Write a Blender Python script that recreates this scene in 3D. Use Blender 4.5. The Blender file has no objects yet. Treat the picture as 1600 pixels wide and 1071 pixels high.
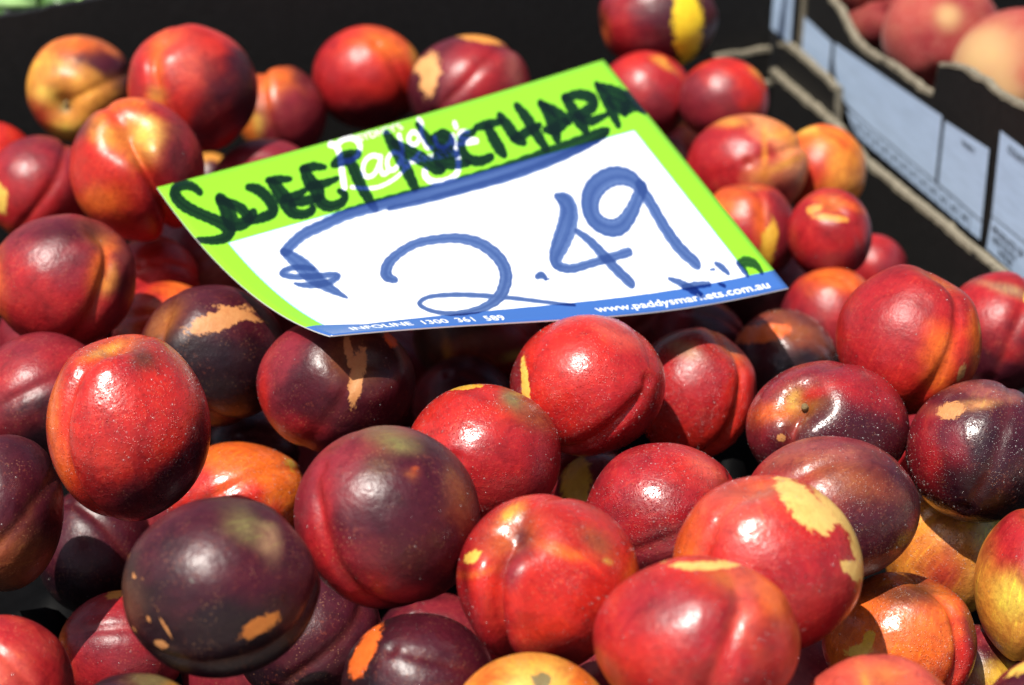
import bpy, bmesh, math, random
import numpy as np
from mathutils import Vector, Matrix
sc = bpy.context.scene
COL = sc.collection
# ------------------------------------------------------------------ camera, sky, sun, exposure
PITCH = math.radians(29.0); DIST = 0.87
FW = np.array([0, math.cos(PITCH), -math.sin(PITCH)]); RT = np.array([1.0, 0, 0])
UP = np.array([0, math.sin(PITCH), math.cos(PITCH)]); TW = -FW      # TW: from the pile towards the viewer
cam_d = bpy.data.cameras.new('camera'); cam = bpy.data.objects.new('camera', cam_d); COL.objects.link(cam)
cam.location = tuple(-FW * DIST); cam.rotation_euler = (math.radians(90) - PITCH, 0, 0)
cam_d.sensor_width = 36.0; cam_d.lens = 36.0 * 3000.0 / 1600.0
cam_d.clip_start = 0.01; cam_d.clip_end = 500
cam_d.dof.use_dof = True; cam_d.dof.focus_distance = 0.775; cam_d.dof.aperture_fstop = cam_d.lens / 1000 / 0.0088
sc.camera = cam
world = bpy.data.worlds.new("World"); sc.world = world; world.use_nodes = True
wn = world.node_tree.nodes; wl = world.node_tree.links
SUN = np.array([-0.28, -0.30, 0.91]); SUN /= np.linalg.norm(SUN)
sky = wn.new('ShaderNodeTexSky'); sky.sky_type = 'NISHITA'; sky.sun_disc = False
sky.sun_elevation = math.asin(SUN[2]); sky.sun_rotation = math.atan2(SUN[0], SUN[1]); sky.dust_density = 3.0
bg = wn['Background']; bg.inputs['Strength'].default_value = 0.065
wl.new(sky.outputs['Color'], bg.inputs['Color'])
sun_d = bpy.data.lights.new('sun', 'SUN'); sun_d.energy = 4.6; sun_d.angle = math.radians(0.5); sun_d.color = (1.0, 0.95, 0.87)
sun = bpy.data.objects.new('sun', sun_d); COL.objects.link(sun); sun.location = (-1, -0.3, 3)
sun.rotation_euler = Vector(tuple(-SUN)).to_track_quat('-Z', 'Y').to_euler()
sc.view_settings.view_transform = 'Standard'; sc.view_settings.look = 'None'; sc.view_settings.gamma = 1.0
sc.view_settings.exposure = 0.55
rng = np.random.default_rng(7); random.seed(7)

# ------------------------------------------------------------------ measured data: nectarines (id, centre, radii, marks), peaches, sign, liner, greens
FRUITS = [
 (1, (-0.2549, 0.3053, 0.0016), (0.0314, 0.0318, 0.0316), (127.0, 141.0, 83.0, 84.0), ('golden orange nectarine with its stem hollow facing out, by the back wall', (-0.13, -0.4, 0.9), (0.3, -0.2, 0.9), 0.28, 0.03, 'G', 'D', (0.93, 0.3, 0.1), -0.45, 0, [(72, 190, 40, 22, -30, 'R', 0), (92, 155, 26, 12, -20, 'Y', 0), (112, 212, 38, 16, 0, 'Y', 0), (120, 80, 60, 25, 0, 'O', 0), (116, 176, 10, 9, 0, 'V', 0)])),
 (2, (-0.1766, 0.2376, 0.0287), (0.0355, 0.0344, 0.0349), (302.0, 140.0, 100.0, 97.0), ('large red nectarine with an orange crease, topmost of the back left heap', (-0.38, 0.72, 0.6), (-0.42, -0.1, 0.9), 0.22, 0.07, 'C', 'D', (0.9, -0.3, 0.1), -0.55, 0, [(262, 112, 14, 42, 5, 'O', 0), (260, 160, 18, 16, 0, 'G', 0), (305, 110, 40, 40, 0, 'P', 0), (225, 130, 22, 50, 0, 'R', 0)])),
 (3, (-0.1899, 0.1319, 0.0271), (0.0337, 0.0356, 0.0347), (214.0, 265.0, 104.0, 110.0), ('red nectarine split by a yellow crease, below the golden one', (0.05, 0.42, 0.9), (0.33, -0.05, 0.94), 0.26, 0.15, 'C', 'R', (0.8, -0.3, 0.2), -0.2, 0.05, [(180, 218, 38, 18, -45, 'G', 0), (247, 214, 38, 26, -50, 'Y', 0), (210, 165, 50, 18, 5, 'O', 0), (135, 205, 22, 34, -20, 'D', 0), (290, 255, 22, 70, 10, 'M', 0), (175, 318, 40, 20, 0, 'O', 0)])),
 (4, (-0.2661, 0.2247, -0.0256), (0.0295, 0.0295, 0.0295), (60.0, 295.0, 82.0, 82.0), ("dull red nectarine with a small yellow patch at the photo's left edge", (0.3, 0.8, -0.4), (0.5, 0.3, 0.6), 0.2, 0.04, 'R', 'M', (0.6, 0.6, 0), -0.1, 0.1, [(16, 312, 13, 26, 12, 'Y', 1), (0, 372, 50, 22, 0, 'O', 0)])),
 (5, (-0.3022, 0.2651, -0.0306), (0.0268, 0.0268, 0.0268), (-12.0, 262.0, 72.0, 72.0), ("small bright red nectarine cut by the photo's left edge near the back", (0.1, -0.3, -0.9), (0.8, 0.2, 0.3), 0.2, 0.03, 'C', 'R', (0, -1, 0), 0, 0, [])),
 (6, (-0.1392, 0.3209, -0.0198), (0.0275, 0.0278, 0.0277), (440.0, 178.0, 71.0, 72.0), ('orange and purple nectarine tucked behind the large creased red one', (-0.3, 0.9, 0.1), (-0.3, 0.4, 0.85), 0.15, 0.06, 'D', 'M', (0.5, -0.3, 0.4), -0.2, 0, [(420, 140, 40, 42, -30, 'O', 0), (408, 207, 12, 26, -20, 'Y', 0), (395, 222, 18, 30, 0, 'O', 0)])),
 (7, (-0.1389, 0.2348, -0.0322), (0.032, 0.0305, 0.0313), (418.0, 300.0, 88.0, 84.0), ("mauve red nectarine half covered by the sign's upper left edge", (0.3, -0.5, -0.8), (0.8, 0.4, 0.4), 0.2, 0.03, 'M', 'R', (-0.4, -0.6, 0.2), -0.1, 0, [(350, 275, 30, 15, 20, 'M', 0)])),
 (9, (-0.2128, 0.0507, 0.0051), (0.0347, 0.031, 0.0328), (100.0, 440.0, 114.0, 102.0), ('broad dark red nectarine with a yellow streak, left of the sign', (0.6, 0.66, 0.35), (0.72, 0.05, 0.68), 0.16, 0.055, 'M', 'R', (-0.2, -0.8, 0.3), -0.05, 0.03, [(184, 440, 9, 22, -15, 'G', 0), (172, 415, 12, 45, -12, 'O', 0), (60, 505, 60, 30, 0, 'R', 0), (0, 432, 28, 40, 0, 'O', 0), (110, 365, 70, 22, 0, 'D', 0)])),
 (10, (-0.1882, 0.1365, -0.039), (0.0235, 0.0242, 0.0239), (240.0, 440.0, 70.0, 72.0), ('small red nectarine showing only in the gap left of the sign', (0.1, -0.3, -0.9), (0.8, 0.2, 0.3), 0.2, 0.03, 'C', 'R', (0, -1, 0), 0, 0, [])),
 (11, (-0.1679, 0.1836, -0.0474), (0.0323, 0.0316, 0.032), (322.0, 400.0, 92.0, 90.0), ("dull pinkish nectarine with orange flecks, under the sign's left edge", (0.5, 0.6, -0.4), (0.6, 0.4, 0.6), 0.2, 0.03, 'P2', 'M', (0.2, 0.8, 0), -0.1, 0.05, [(262, 402, 10, 16, 30, 'G', 1), (250, 405, 20, 24, 0, 'O', 0), (245, 440, 26, 18, 0, 'D', 0)])),
 (12, (-0.1742, 0.0908, -0.0453), (0.0272, 0.0266, 0.0269), (262.0, 522.0, 84.0, 82.0), ('glossy scarlet nectarine behind the dark one with a tan scar', (-0.2, -0.3, -0.9), (-0.8, 0.2, 0.3), 0.2, 0.03, 'C', 'O', (0.3, 0.8, 0.2), -0.6, 0, [])),
 (13, (-0.1375, 0.0122, -0.0137), (0.0334, 0.0325, 0.033), (335.0, 556.0, 113.0, 110.0), ("dark purple nectarine with a ragged tan scar below the sign's left edge", (-0.62, 0.5, 0.58), (-0.55, 0.0, 0.8), 0.14, 0.06, 'D', 'K', (0.3, -0.9, 0.1), -0.1, 0, [(355, 503, 46, 15, 18, 'T', 1), (385, 492, 40, 6, -20, 'T', 1), (200, 520, 14, 50, -20, 'R', 0)])),
 (14, (-0.2142, -0.0057, -0.0268), (0.031, 0.0304, 0.0307), (68.0, 625.0, 106.0, 104.0), ('mauve nectarine behind the tall orange red one at the left edge', (0.5, 0.2, -0.8), (0.7, 0.5, 0.3), 0.2, 0.03, 'M', 'K', (0, -0.95, 0.1), -0.35, 0.05, [(118, 565, 40, 25, 0, 'R', 0), (30, 590, 40, 30, 0, 'R', 0)])),
 (15, (-0.1516, -0.1109, 0.023), (0.032, 0.0361, 0.034), (203.0, 668.0, 126.0, 142.0), ('tall orange red nectarine with a notched top and damp skin', (-0.12, 0.93, 0.3), (-0.55, 0.35, 0.75), 0.24, 0.06, 'C', 'D', (0.15, -0.98, 0.1), -0.42, 0.9, [(98, 640, 20, 100, 4, 'O', 0), (172, 548, 36, 11, 25, 'G', 0), (215, 575, 34, 30, 0, 'R', 0), (240, 560, 28, 20, -30, 'B', 0)])),
 (16, (-0.0773, -0.0274, -0.0063), (0.0351, 0.0303, 0.0326), (527.0, 602.0, 124.0, 107.0), ("dark red nectarine with a long tan scar at the sign's bottom left corner", (0.36, 0.42, 0.84), (0.1, -0.2, 0.97), 0.1, 0.02, 'M', 'D', (0.75, 0.3, 0.4), -0.15, 0.15, [(566, 588, 11, 50, -8, 'T', 1), (552, 545, 6, 30, 10, 'T', 1), (418, 625, 14, 60, 0, 'C', 0), (612, 528, 8, 16, 25, 'O', 1), (602, 560, 46, 34, 0, 'K', 0), (574, 557, 15, 8, 0, 'S', 0), (470, 670, 60, 30, 0, 'R', 0)])),
 (17, (-0.1254, 0.0263, -0.0735), (0.0223, 0.0204, 0.0213), (395.0, 702.0, 72.0, 66.0), ('small dark purple nectarine deep between the tall orange red one and its neighbour', (0.2, -0.3, -0.9), (0.8, 0.2, 0.3), 0.2, 0.03, 'D', 'K', (0, -1, 0), 0, 0.3, [(430, 650, 10, 10, 0, 'O', 0)])),
 (18, (-0.1253, -0.0267, -0.0654), (0.0325, 0.0243, 0.0281), (372.0, 775.0, 111.0, 83.0), ('orange red nectarine with a yellow corner, behind the blackish one', (0.6, 0.2, -0.7), (0.7, 0.5, 0.3), 0.2, 0.03, 'O', 'C', (-0.2, -0.7, 0.2), -0.1, 1, [(466, 712, 20, 22, 0, 'YO', 1), (300, 740, 50, 30, 0, 'C', 0)])),
 (19, (-0.2089, -0.1013, -0.0244), (0.0227, 0.0323, 0.0271), (10.0, 802.0, 86.0, 122.0), ("mottled brownish purple nectarine at the photo's left edge, beside a dark gap", (0.3, 0.5, -0.8), (0.7, 0.2, 0.5), 0.2, 0.03, 'B', 'D', (0.3, 0.5, 0.1), -0.1, 0.05, [(25, 860, 50, 50, 0, 'BR', 0)])),
 (20, (-0.1033, -0.2094, 0.0177), (0.0339, 0.031, 0.0324), (343.0, 916.0, 150.0, 137.0), ('blackish purple nectarine with orange tan nicks, largest at lower left', (0.78, 0.5, -0.32), (0.55, -0.62, 0.45), 0.08, 0.085, 'K', 'D', (0.3, 0.6, 0.4), -0.3, 0, [(420, 962, 30, 13, 30, 'TO', 1), (270, 991, 12, 8, -10, 'T', 1), (277, 955, 2.6, 30, 28, 'T', 1), (322, 890, 6, 5, 0, 'S', 1), (240, 893, 5, 3, 0, 'T', 1), (226, 891, 3, 4, 0, 'T', 1), (252, 952, 3, 6, 15, 'T', 1), (222, 976, 4, 7, 15, 'T', 1), (206, 862, 3, 9, 20, 'T', 1), (420, 1043, 50, 6, 22, 'T', 0), (397, 818, 34, 20, -30, 'V', 0), (432, 838, 16, 26, 20, 'V2', 0), (215, 930, 30, 50, 0, 'B', 0)])),  # olive tan spots at upper right are reflected sheen painted into the skin
 (21, (-0.1701, -0.0916, -0.1016), (0.0274, 0.0246, 0.026), (192.0, 1012.0, 98.0, 88.0), ('red nectarine with an orange left side, under the blackish one', (0.8, -0.2, -0.5), (0.3, 0.5, 0.8), 0.2, 0.03, 'R', 'M', (0.5, -0.5, 0.2), -0.1, 0.5, [(106, 1000, 14, 52, 5, 'O', 0), (183, 925, 14, 8, 0, 'G', 1), (170, 985, 40, 40, 0, 'M', 0)])),
 (22, (-0.1859, -0.2086, -0.0286), (0.0253, 0.0262, 0.0257), (5.0, 1075.0, 108.0, 112.0), ('pinkish red nectarine in the bottom left corner of the photo', (0.2, -0.8, -0.5), (0.3, 0.5, 0.8), 0.2, 0.03, 'C', 'R', (0.5, 0.6, 0.2), -0.1, 0.1, [(20, 1030, 40, 30, 0, 'P', 0)])),
 (23, (-0.1301, -0.249, -0.0237), (0.0277, 0.027, 0.0273), (212.0, 1175.0, 125.0, 122.0), ('olive topped dark nectarine just showing at the bottom, below the blackish one', (0.2, -0.8, -0.5), (0.3, 0.5, 0.8), 0.2, 0.03, 'D', 'K', (-0.5, 0, 0.2), -0.1, 0.05, [(250, 1060, 40, 9, -12, 'V', 0), (275, 1066, 12, 6, -20, 'G', 0)])),
 (24, (-0.0338, -0.2097, -0.0277), (0.0285, 0.0271, 0.0278), (655.0, 1075.0, 122.0, 116.0), ('slate dark nectarine with an orange left edge at the bottom', (0.3, -0.6, -0.7), (0.3, 0.5, 0.8), 0.2, 0.03, 'K', 'D', (0.5, 0.4, 0.3), -0.3, 0.35, [(574, 1010, 14, 46, -28, 'O', 1)])),
 (25, (-0.0468, -0.1663, 0.0181), (0.0346, 0.0334, 0.034), (604.0, 807.0, 145.0, 140.0), ('big mauve nectarine with a dimpled reddish crease, centre front', (0.64, -0.56, -0.52), (-0.58, -0.25, 0.78), 0.1, 0.05, 'M', 'D', (0.75, -0.2, 0.5), -0.25, 0.12, [(516, 800, 16, 95, 3, 'R', 0), (505, 850, 30, 60, 0, 'R', 0), (628, 690, 44, 18, -18, 'V', 0), (648, 735, 16, 7, -40, 'BR', 0), (655, 728, 10, 5, -30, 'O', 0), (600, 720, 30, 25, 0, 'B', 0), (720, 760, 20, 50, 25, 'BR', 0), (590, 920, 80, 25, 0, 'R', 0)])),  # olive spot near the top is a reflection put into the colour
 (26, (-0.0121, -0.0786, -0.011), (0.0328, 0.0304, 0.0316), (755.0, 713.0, 122.0, 113.0), ('damp bright red nectarine behind the big mauve one', (0.33, -0.02, -0.94), (-0.5, -0.6, 0.6), 0.1, 0.03, 'C', 'R', (0.3, -0.5, 0.2), -0.1, 1, [(722, 605, 32, 4, 5, 'YO', 1), (845, 730, 24, 60, -5, 'M', 0), (830, 640, 45, 30, -40, 'BR', 0), (800, 620, 20, 12, -30, 'V', 0)])),  # olive spot at upper right is a painted tan highlight
 (27, (0.0333, -0.0367, -0.0009), (0.0338, 0.031, 0.0324), (919.0, 602.0, 121.0, 111.0), ("damp scarlet nectarine with a yellow left side, below the sign's middle", (-0.69, -0.08, -0.72), (0.25, -0.6, 0.76), 0.1, 0.06, 'C', 'R', (0.3, -0.7, 0.1), -0.2, 1, [(820, 598, 6, 40, 4, 'Y', 1), (828, 640, 9, 20, 10, 'Y', 1), (806, 580, 12, 50, 0, 'M', 0), (980, 560, 30, 40, 0, 'R', 0), (950, 520, 40, 14, -25, 'P', 0)])),
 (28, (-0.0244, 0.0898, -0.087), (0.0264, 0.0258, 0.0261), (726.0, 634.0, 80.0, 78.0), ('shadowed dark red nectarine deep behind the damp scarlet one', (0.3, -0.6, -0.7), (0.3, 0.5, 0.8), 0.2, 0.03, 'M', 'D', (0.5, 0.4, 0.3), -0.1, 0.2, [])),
 (29, (-0.0189, 0.1403, -0.0756), (0.0336, 0.0268, 0.03), (745.0, 530.0, 98.0, 78.0), ("brownish orange nectarine in the shade under the sign's bottom edge", (0.3, -0.6, -0.7), (0.3, 0.5, 0.8), 0.2, 0.03, 'R', 'B', (-0.8, 0.4, 0.3), -0.1, 0.6, [(800, 556, 22, 9, 15, 'Y', 0), (702, 548, 7, 22, 10, 'G', 0), (760, 540, 50, 20, 0, 'BR', 0)])),
 (31, (0.0849, 0.0148, -0.0351), (0.0297, 0.03, 0.0298), (1083.0, 614.0, 99.0, 100.0), ('two lobed dark red nectarine right of the damp scarlet one', (0.55, 0.72, 0.4), (0.68, 0.3, 0.66), 0.1, 0.07, 'C', 'R', (-0.2, 0.7, 0.3), 0.1, 1, [(1060, 545, 26, 12, -25, 'V2', 0)])),  # tan spot on the top is sheen painted as skin colour
 (32, (0.0966, 0.1136, -0.0609), (0.0246, 0.022, 0.0233), (1090.0, 530.0, 74.0, 66.0), ("purple nectarine under the sign's bottom edge, right of centre", (0.3, -0.6, -0.7), (0.3, 0.5, 0.8), 0.2, 0.05, 'M', 'D', (0.5, 0.4, 0.3), -0.1, 0.1, [])),
 (33, (0.1378, 0.0862, -0.0606), (0.027, 0.0286, 0.0278), (1224.0, 570.0, 83.0, 88.0), ("dark nectarine with an orange blaze near the sign's right corner", (0.3, -0.6, -0.7), (0.3, 0.5, 0.8), 0.2, 0.03, 'D', 'K', (0.3, -0.7, 0.3), -0.2, 1, [(1182, 522, 42, 14, 8, 'O', 1), (1240, 520, 60, 26, -20, 'BR', 0)])),
 (34, (0.1686, 0.1295, -0.0581), (0.0276, 0.027, 0.0273), (1300.0, 500.0, 82.0, 80.0), ("dark red nectarine between the sign's right corner and the big scarlet one", (-0.2, 0.9, 0.3), (0.3, 0.5, 0.8), 0.12, 0.03, 'M', 'R', (0.5, 0.6, 0.3), -0.1, 0.05, [(1300, 440, 44, 22, 0, 'O', 0)])),
 (35, (0.1755, -0.0152, 0.0095), (0.0318, 0.0324, 0.0321), (1418.0, 532.0, 112.0, 114.0), ('big scarlet nectarine with a pale lens shaped scar, right of the sign', (0.4, 0.86, 0.25), (0.36, -0.2, 0.9), 0.16, 0.045, 'C', 'R', (-0.3, 0.5, 0.4), -0.2, 0.12, [(1512, 530, 18, 60, 0, 'O', 0), (1483, 580, 6, 15, -18, 'T', 1), (1519, 512, 4, 14, 0, 'G', 1), (1390, 470, 50, 30, 10, 'R', 0), (1445, 560, 24, 40, 0, 'O', 0)])),
 (36, (0.2406, 0.0698, -0.0331), (0.029, 0.03, 0.0295), (1562.0, 520.0, 92.0, 95.0), ("red nectarine against the tray's right wall with a yellow tick", (0.3, 0.7, -0.6), (0.3, 0.7, 0.6), 0.2, 0.03, 'R', 'D', (-0.2, -0.8, 0.2), -0.25, 0.05, [(1560, 455, 44, 9, -18, 'V2', 0), (1586, 464, 5, 10, -30, 'Y', 1)])),
 (37, (0.1354, -0.0576, -0.0094), (0.0346, 0.0286, 0.0314), (1293.0, 667.0, 126.0, 104.0), ('dark red nectarine with an open stem hollow and folded shoulder', (-0.46, 0.38, 0.8), (-0.55, -0.55, 0.6), 0.32, 0.1, 'M', 'D', (0.3, -0.6, 0.4), -0.15, 0.9, [(1205, 640, 36, 16, 15, 'O', 0), (1232, 624, 14, 18, -25, 'Y', 0), (1262, 612, 36, 12, 25, 'C', 0), (1268, 660, 32, 40, 15, 'D', 0), (1330, 610, 50, 30, -20, 'R', 0), (1209, 680, 7, 6, 0, 'T', 1)])),
 (38, (0.1969, -0.0737, -0.0119), (0.0303, 0.0297, 0.03), (1528.0, 706.0, 112.0, 110.0), ('purple nectarine with a tan top patch at the right edge', (0.3, 0.7, -0.6), (0.3, 0.7, 0.6), 0.2, 0.03, 'D', 'K', (0.3, -0.6, 0.3), -0.25, 0.9, [(1470, 640, 20, 12, 25, 'T', 1), (1510, 630, 40, 8, 10, 'T', 0), (1440, 715, 20, 60, 0, 'R', 0), (1530, 612, 45, 12, -12, 'P2', 0), (1470, 690, 20, 40, 0, 'M', 0)])),
 (39, (0.1251, -0.1334, -0.0003), (0.0344, 0.0286, 0.0314), (1298.0, 794.0, 137.0, 114.0), ('mauve and purple nectarine behind the yellow blotched one', (-0.5, -0.7, -0.5), (0.3, 0.7, 0.6), 0.2, 0.03, 'M', 'D', (0.75, -0.3, 0.4), -0.1, 0.55, [(1205, 740, 56, 50, 20, 'R', 0), (1290, 705, 80, 18, 0, 'P2', 0), (1300, 740, 70, 30, -15, 'BR', 0)])),
 (40, (0.1915, -0.0636, -0.0682), (0.026, 0.0311, 0.0284), (1478.0, 856.0, 92.0, 110.0), ('orange nectarine fading to greenish yellow, right of the mauve one', (-0.5, -0.7, -0.5), (0.3, 0.7, 0.6), 0.2, 0.03, 'O2', 'G', (0.6, 0.3, 0.3), -0.1, 1, [(1532, 822, 34, 34, 0, 'YG', 0), (1455, 890, 46, 60, 20, 'R', 0), (1520, 900, 22, 50, 10, 'G', 0), (1500, 768, 30, 3, -18, 'T', 1)])),
 (41, (0.2097, -0.1312, -0.0402), (0.0227, 0.031, 0.0265), (1612.0, 918.0, 88.0, 120.0), ('orange nectarine with a yellow cheek at the right edge', (0.1, 0.92, 0.3), (-0.15, 0.2, 0.97), 0.2, 0.04, 'O2', 'R', (0.3, 0.7, 0.3), -0.2, 0.05, [(1560, 925, 24, 46, 8, 'YG', 0), (1580, 990, 40, 34, -30, 'G', 0), (1560, 850, 30, 40, -20, 'R', 0)])),
 (42, (0.0932, -0.1905, 0.013), (0.0344, 0.0318, 0.0331), (1201.0, 884.0, 148.0, 137.0), ('bright red nectarine blotched with yellow, right front', (-0.2, 0.9, 0.3), (-0.72, 0.2, 0.66), 0.14, 0.045, 'C', 'R', (0.4, -0.7, 0.3), -0.1, 1, [(1068, 860, 28, 66, -15, 'O', 0), (1150, 800, 60, 40, 30, 'P', 0), (1243, 782, 24, 50, 42, 'Y2', 1), (1270, 800, 24, 24, 0, 'Y2', 1), (1303, 800, 12, 58, 42, 'Y2', 1), (1330, 855, 12, 40, 12, 'Y2', 1), (1322, 882, 30, 13, -32, 'Y2', 1)])),
 (43, (0.0625, -0.244, 0.0203), (0.0345, 0.0274, 0.0307), (1090.0, 1002.0, 160.0, 127.0), ('glossy red nectarine with a yellow top rim, centre front', (0.32, 0.86, 0.4), (0.1, -0.25, 0.96), 0.12, 0.05, 'C', 'R', (-0.3, -0.3, 0.5), -0.1, 0.5, [(1105, 880, 66, 5, -2, 'Y2', 1), (1200, 925, 36, 40, -30, 'O', 0), (1030, 960, 56, 60, 0, 'M', 0), (1000, 1010, 60, 50, 0, 'C', 0), (1155, 930, 20, 40, 10, 'P', 0)])),
 (44, (0.154, -0.1509, -0.0527), (0.0305, 0.027, 0.0287), (1405.0, 1004.0, 120.0, 106.0), ('orange red nectarine with a grooved right side, lower right', (0.3, 0.9, 0.3), (0.6, -0.1, 0.8), 0.14, 0.07, 'C', 'O', (-0.2, 0.2, 0.8), -0.35, 0.8, [(1400, 918, 96, 20, 0, 'B', 0), (1328, 1003, 20, 9, 20, 'Y', 1), (1340, 985, 8, 16, -10, 'YO', 1), (1505, 985, 18, 70, 5, 'D', 0), (1485, 1010, 12, 40, 10, 'C', 0)])),
 (45, (0.1261, -0.2448, -0.0159), (0.0288, 0.0243, 0.0265), (1370.0, 1135.0, 130.0, 110.0), ('pinkish red nectarine at the bottom, right of the yellow rimmed one', (0, 0.85, 0.5), (0, 0.3, 0.95), 0.1, 0.05, 'C', 'P', (-0.1, 0.6, 0.5), -0.2, 0.15, [(1340, 1062, 9, 22, 5, 'G', 0)])),
 (46, (0.1897, -0.2402, -0.0198), (0.0263, 0.0241, 0.0252), (1650.0, 1135.0, 118.0, 108.0), ('dark nectarine with a yellow rim in the bottom right corner', (0.2, -0.8, -0.5), (0.3, 0.5, 0.8), 0.2, 0.03, 'M', 'D', (-0.5, 0, 0.2), -0.1, 0.05, [(1590, 1040, 40, 7, 28, 'Y', 1)])),
 (47, (0.0062, -0.2456, -0.0152), (0.0283, 0.0252, 0.0267), (828.0, 1135.0, 128.0, 114.0), ('golden yellow nectarine with an olive stem scar, bottom centre', (0.12, 0.48, 0.87), (0.3, 0.5, 0.8), 0.06, 0.02, 'G', 'O', (0, -0.2, -0.3), -0.1, 0.2, [(815, 1062, 64, 28, -5, 'Y', 0), (845, 1050, 16, 11, -10, 'V', 1), (760, 1055, 36, 16, 30, 'O', 0), (905, 1060, 20, 24, -40, 'O', 0)])),
 (48, (0.0133, -0.1904, 0.0067), (0.0336, 0.031, 0.0323), (857.0, 906.0, 144.0, 133.0), ('red nectarine with a deep folded crease and yellow flecks, centre front', (-0.42, 0.62, 0.66), (-0.6, 0.0, 0.8), 0.28, 0.18, 'R', 'C', (0.6, 0.3, 0.4), -0.15, 0.6, [(738, 863, 16, 7, 35, 'Y', 1), (752, 884, 36, 6, 18, 'O', 0), (800, 797, 26, 9, 40, 'G', 0), (815, 835, 20, 26, -20, 'D', 0), (800, 880, 22, 40, -15, 'M', 0), (840, 1000, 100, 30, 0, 'M', 0), (985, 900, 14, 70, -8, 'O', 0), (880, 850, 40, 10, -15, 'O', 0), (945, 865, 8, 4, -35, 'Y', 0), (930, 840, 40, 22, -40, 'BR', 0)])),
 (49, (0.063, -0.0977, -0.0259), (0.0319, 0.0287, 0.0302), (1037.0, 799.0, 120.0, 108.0), ('damp cherry red nectarine with a humped right shoulder, behind the yellow blotched one', (-0.85, -0.5, -0.2), (0.5, 0.1, 0.8), 0.1, 0.03, 'R', 'M', (-0.2, -0.6, 0.4), -0.15, 1, [(1060, 720, 30, 20, 0, 'C', 0), (1100, 730, 34, 16, -40, 'P', 0)])),
 (50, (0.0416, -0.0156, -0.0727), (0.0208, 0.0202, 0.0205), (940.0, 775.0, 70.0, 68.0), ('small nectarine half yellow half purple, in the centre gap', (-0.85, -0.5, -0.2), (0.5, 0.1, 0.8), 0.1, 0.03, 'M', 'D', (0.2, -0.6, 0.4), -0.15, 0.6, [(898, 752, 22, 46, -8, 'YO', 1)])),
 (51, (-0.0884, 0.3487, -0.0075), (0.0346, 0.0314, 0.033), (575.0, 122.0, 88.0, 80.0), ('red nectarine with an orange top, standing alone before the back wall', (-0.2, -0.5, -0.8), (0.5, 0.1, 0.8), 0.1, 0.03, 'C', 'R', (-0.7, -0.3, 0.3), -0.25, 0.02, [(612, 80, 46, 28, -25, 'O', 0), (652, 100, 9, 34, 15, 'G', 0), (600, 185, 60, 22, 0, 'D', 0)])),
 (52, (-0.0255, 0.3115, -0.0012), (0.0366, 0.0328, 0.0346), (733.0, 142.0, 96.0, 86.0), ("purple nectarine with a broad tan scar, behind the sign's top edge", (0.5, 0.5, -0.7), (0.5, 0.6, 0.6), 0.1, 0.03, 'D', 'M', (0.5, 0.1, 0.5), -0.25, 0.02, [(674, 125, 15, 36, -5, 'T2', 1), (668, 108, 20, 12, 20, 'T2', 1), (752, 66, 38, 9, -12, 'G', 1), (745, 125, 40, 40, 0, 'R', 0), (805, 110, 12, 40, 10, 'P2', 0)])),
 (53, (0.0908, 0.3807, 0.0181), (0.0366, 0.0303, 0.0333), (1028.0, 32.0, 92.0, 76.0), ('purple nectarine with a bold yellow patch, highest at the back', (-0.95, -0.2, 0.1), (0.5, 0.6, 0.6), 0.1, 0.03, 'M', 'D', (0.6, -0.3, 0.3), -0.2, 0.02, [(1068, 48, 23, 62, 4, 'Y3', 1), (944, 60, 9, 24, 0, 'O', 0), (965, 45, 22, 60, 0, 'R', 0)])),
 (54, (0.0811, 0.3357, -0.0141), (0.0281, 0.0273, 0.0277), (1008.0, 150.0, 72.0, 70.0), ("red nectarine at the sign's top right corner", (0.9, -0.4, 0.2), (0.5, 0.6, 0.6), 0.1, 0.03, 'R', 'M', (0, -0.7, 0.3), -0.1, 0.02, [(985, 100, 34, 16, 20, 'C', 0), (1035, 108, 24, 5, -35, 'G', 0)])),
 (55, (0.1258, 0.3093, -0.0069), (0.0267, 0.0252, 0.0259), (1130.0, 158.0, 70.0, 66.0), ('red nectarine with a golden shoulder, nearest the back right corner', (0.2, -0.8, -0.5), (0.5, 0.6, 0.6), 0.1, 0.03, 'C', 'M', (-0.6, -0.6, 0.3), -0.05, 0.02, [(1182, 118, 16, 12, -40, 'G', 0)])),
 (56, (0.1335, 0.2414, -0.0201), (0.0345, 0.0302, 0.0323), (1167.0, 262.0, 95.0, 83.0), ('orange pink nectarine with a star shaped pale mark, right of the sign', (0.1, 0.02, -0.99), (0.9, 0.4, 0.2), 0.04, 0.03, 'O3', 'R', (-0.7, -0.1, 0.4), -0.5, 0.05, [(1120, 250, 34, 34, 0, 'R', 0), (1190, 250, 26, 12, 10, 'R', 0), (1218, 262, 52, 8, 26, 'G', 0), (1184, 250, 7, 50, 0, 'O2', 0), (1215, 310, 30, 30, 0, 'R', 0), (1225, 210, 30, 30, 0, 'O2', 0), (1140, 195, 40, 14, 0, 'G', 0)])),
 (57, (0.181, 0.269, -0.0339), (0.0251, 0.0269, 0.026), (1284.0, 266.0, 67.0, 72.0), ('plain orange nectarine against the right wall, beside the star marked one', (0.2, -0.8, -0.5), (0.5, 0.6, 0.6), 0.1, 0.03, 'O', 'O2', (0.6, -0.3, 0.3), -0.2, 0, [(1245, 202, 26, 10, -10, 'Y', 0), (1260, 280, 30, 40, 0, 'C', 0)])),
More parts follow.
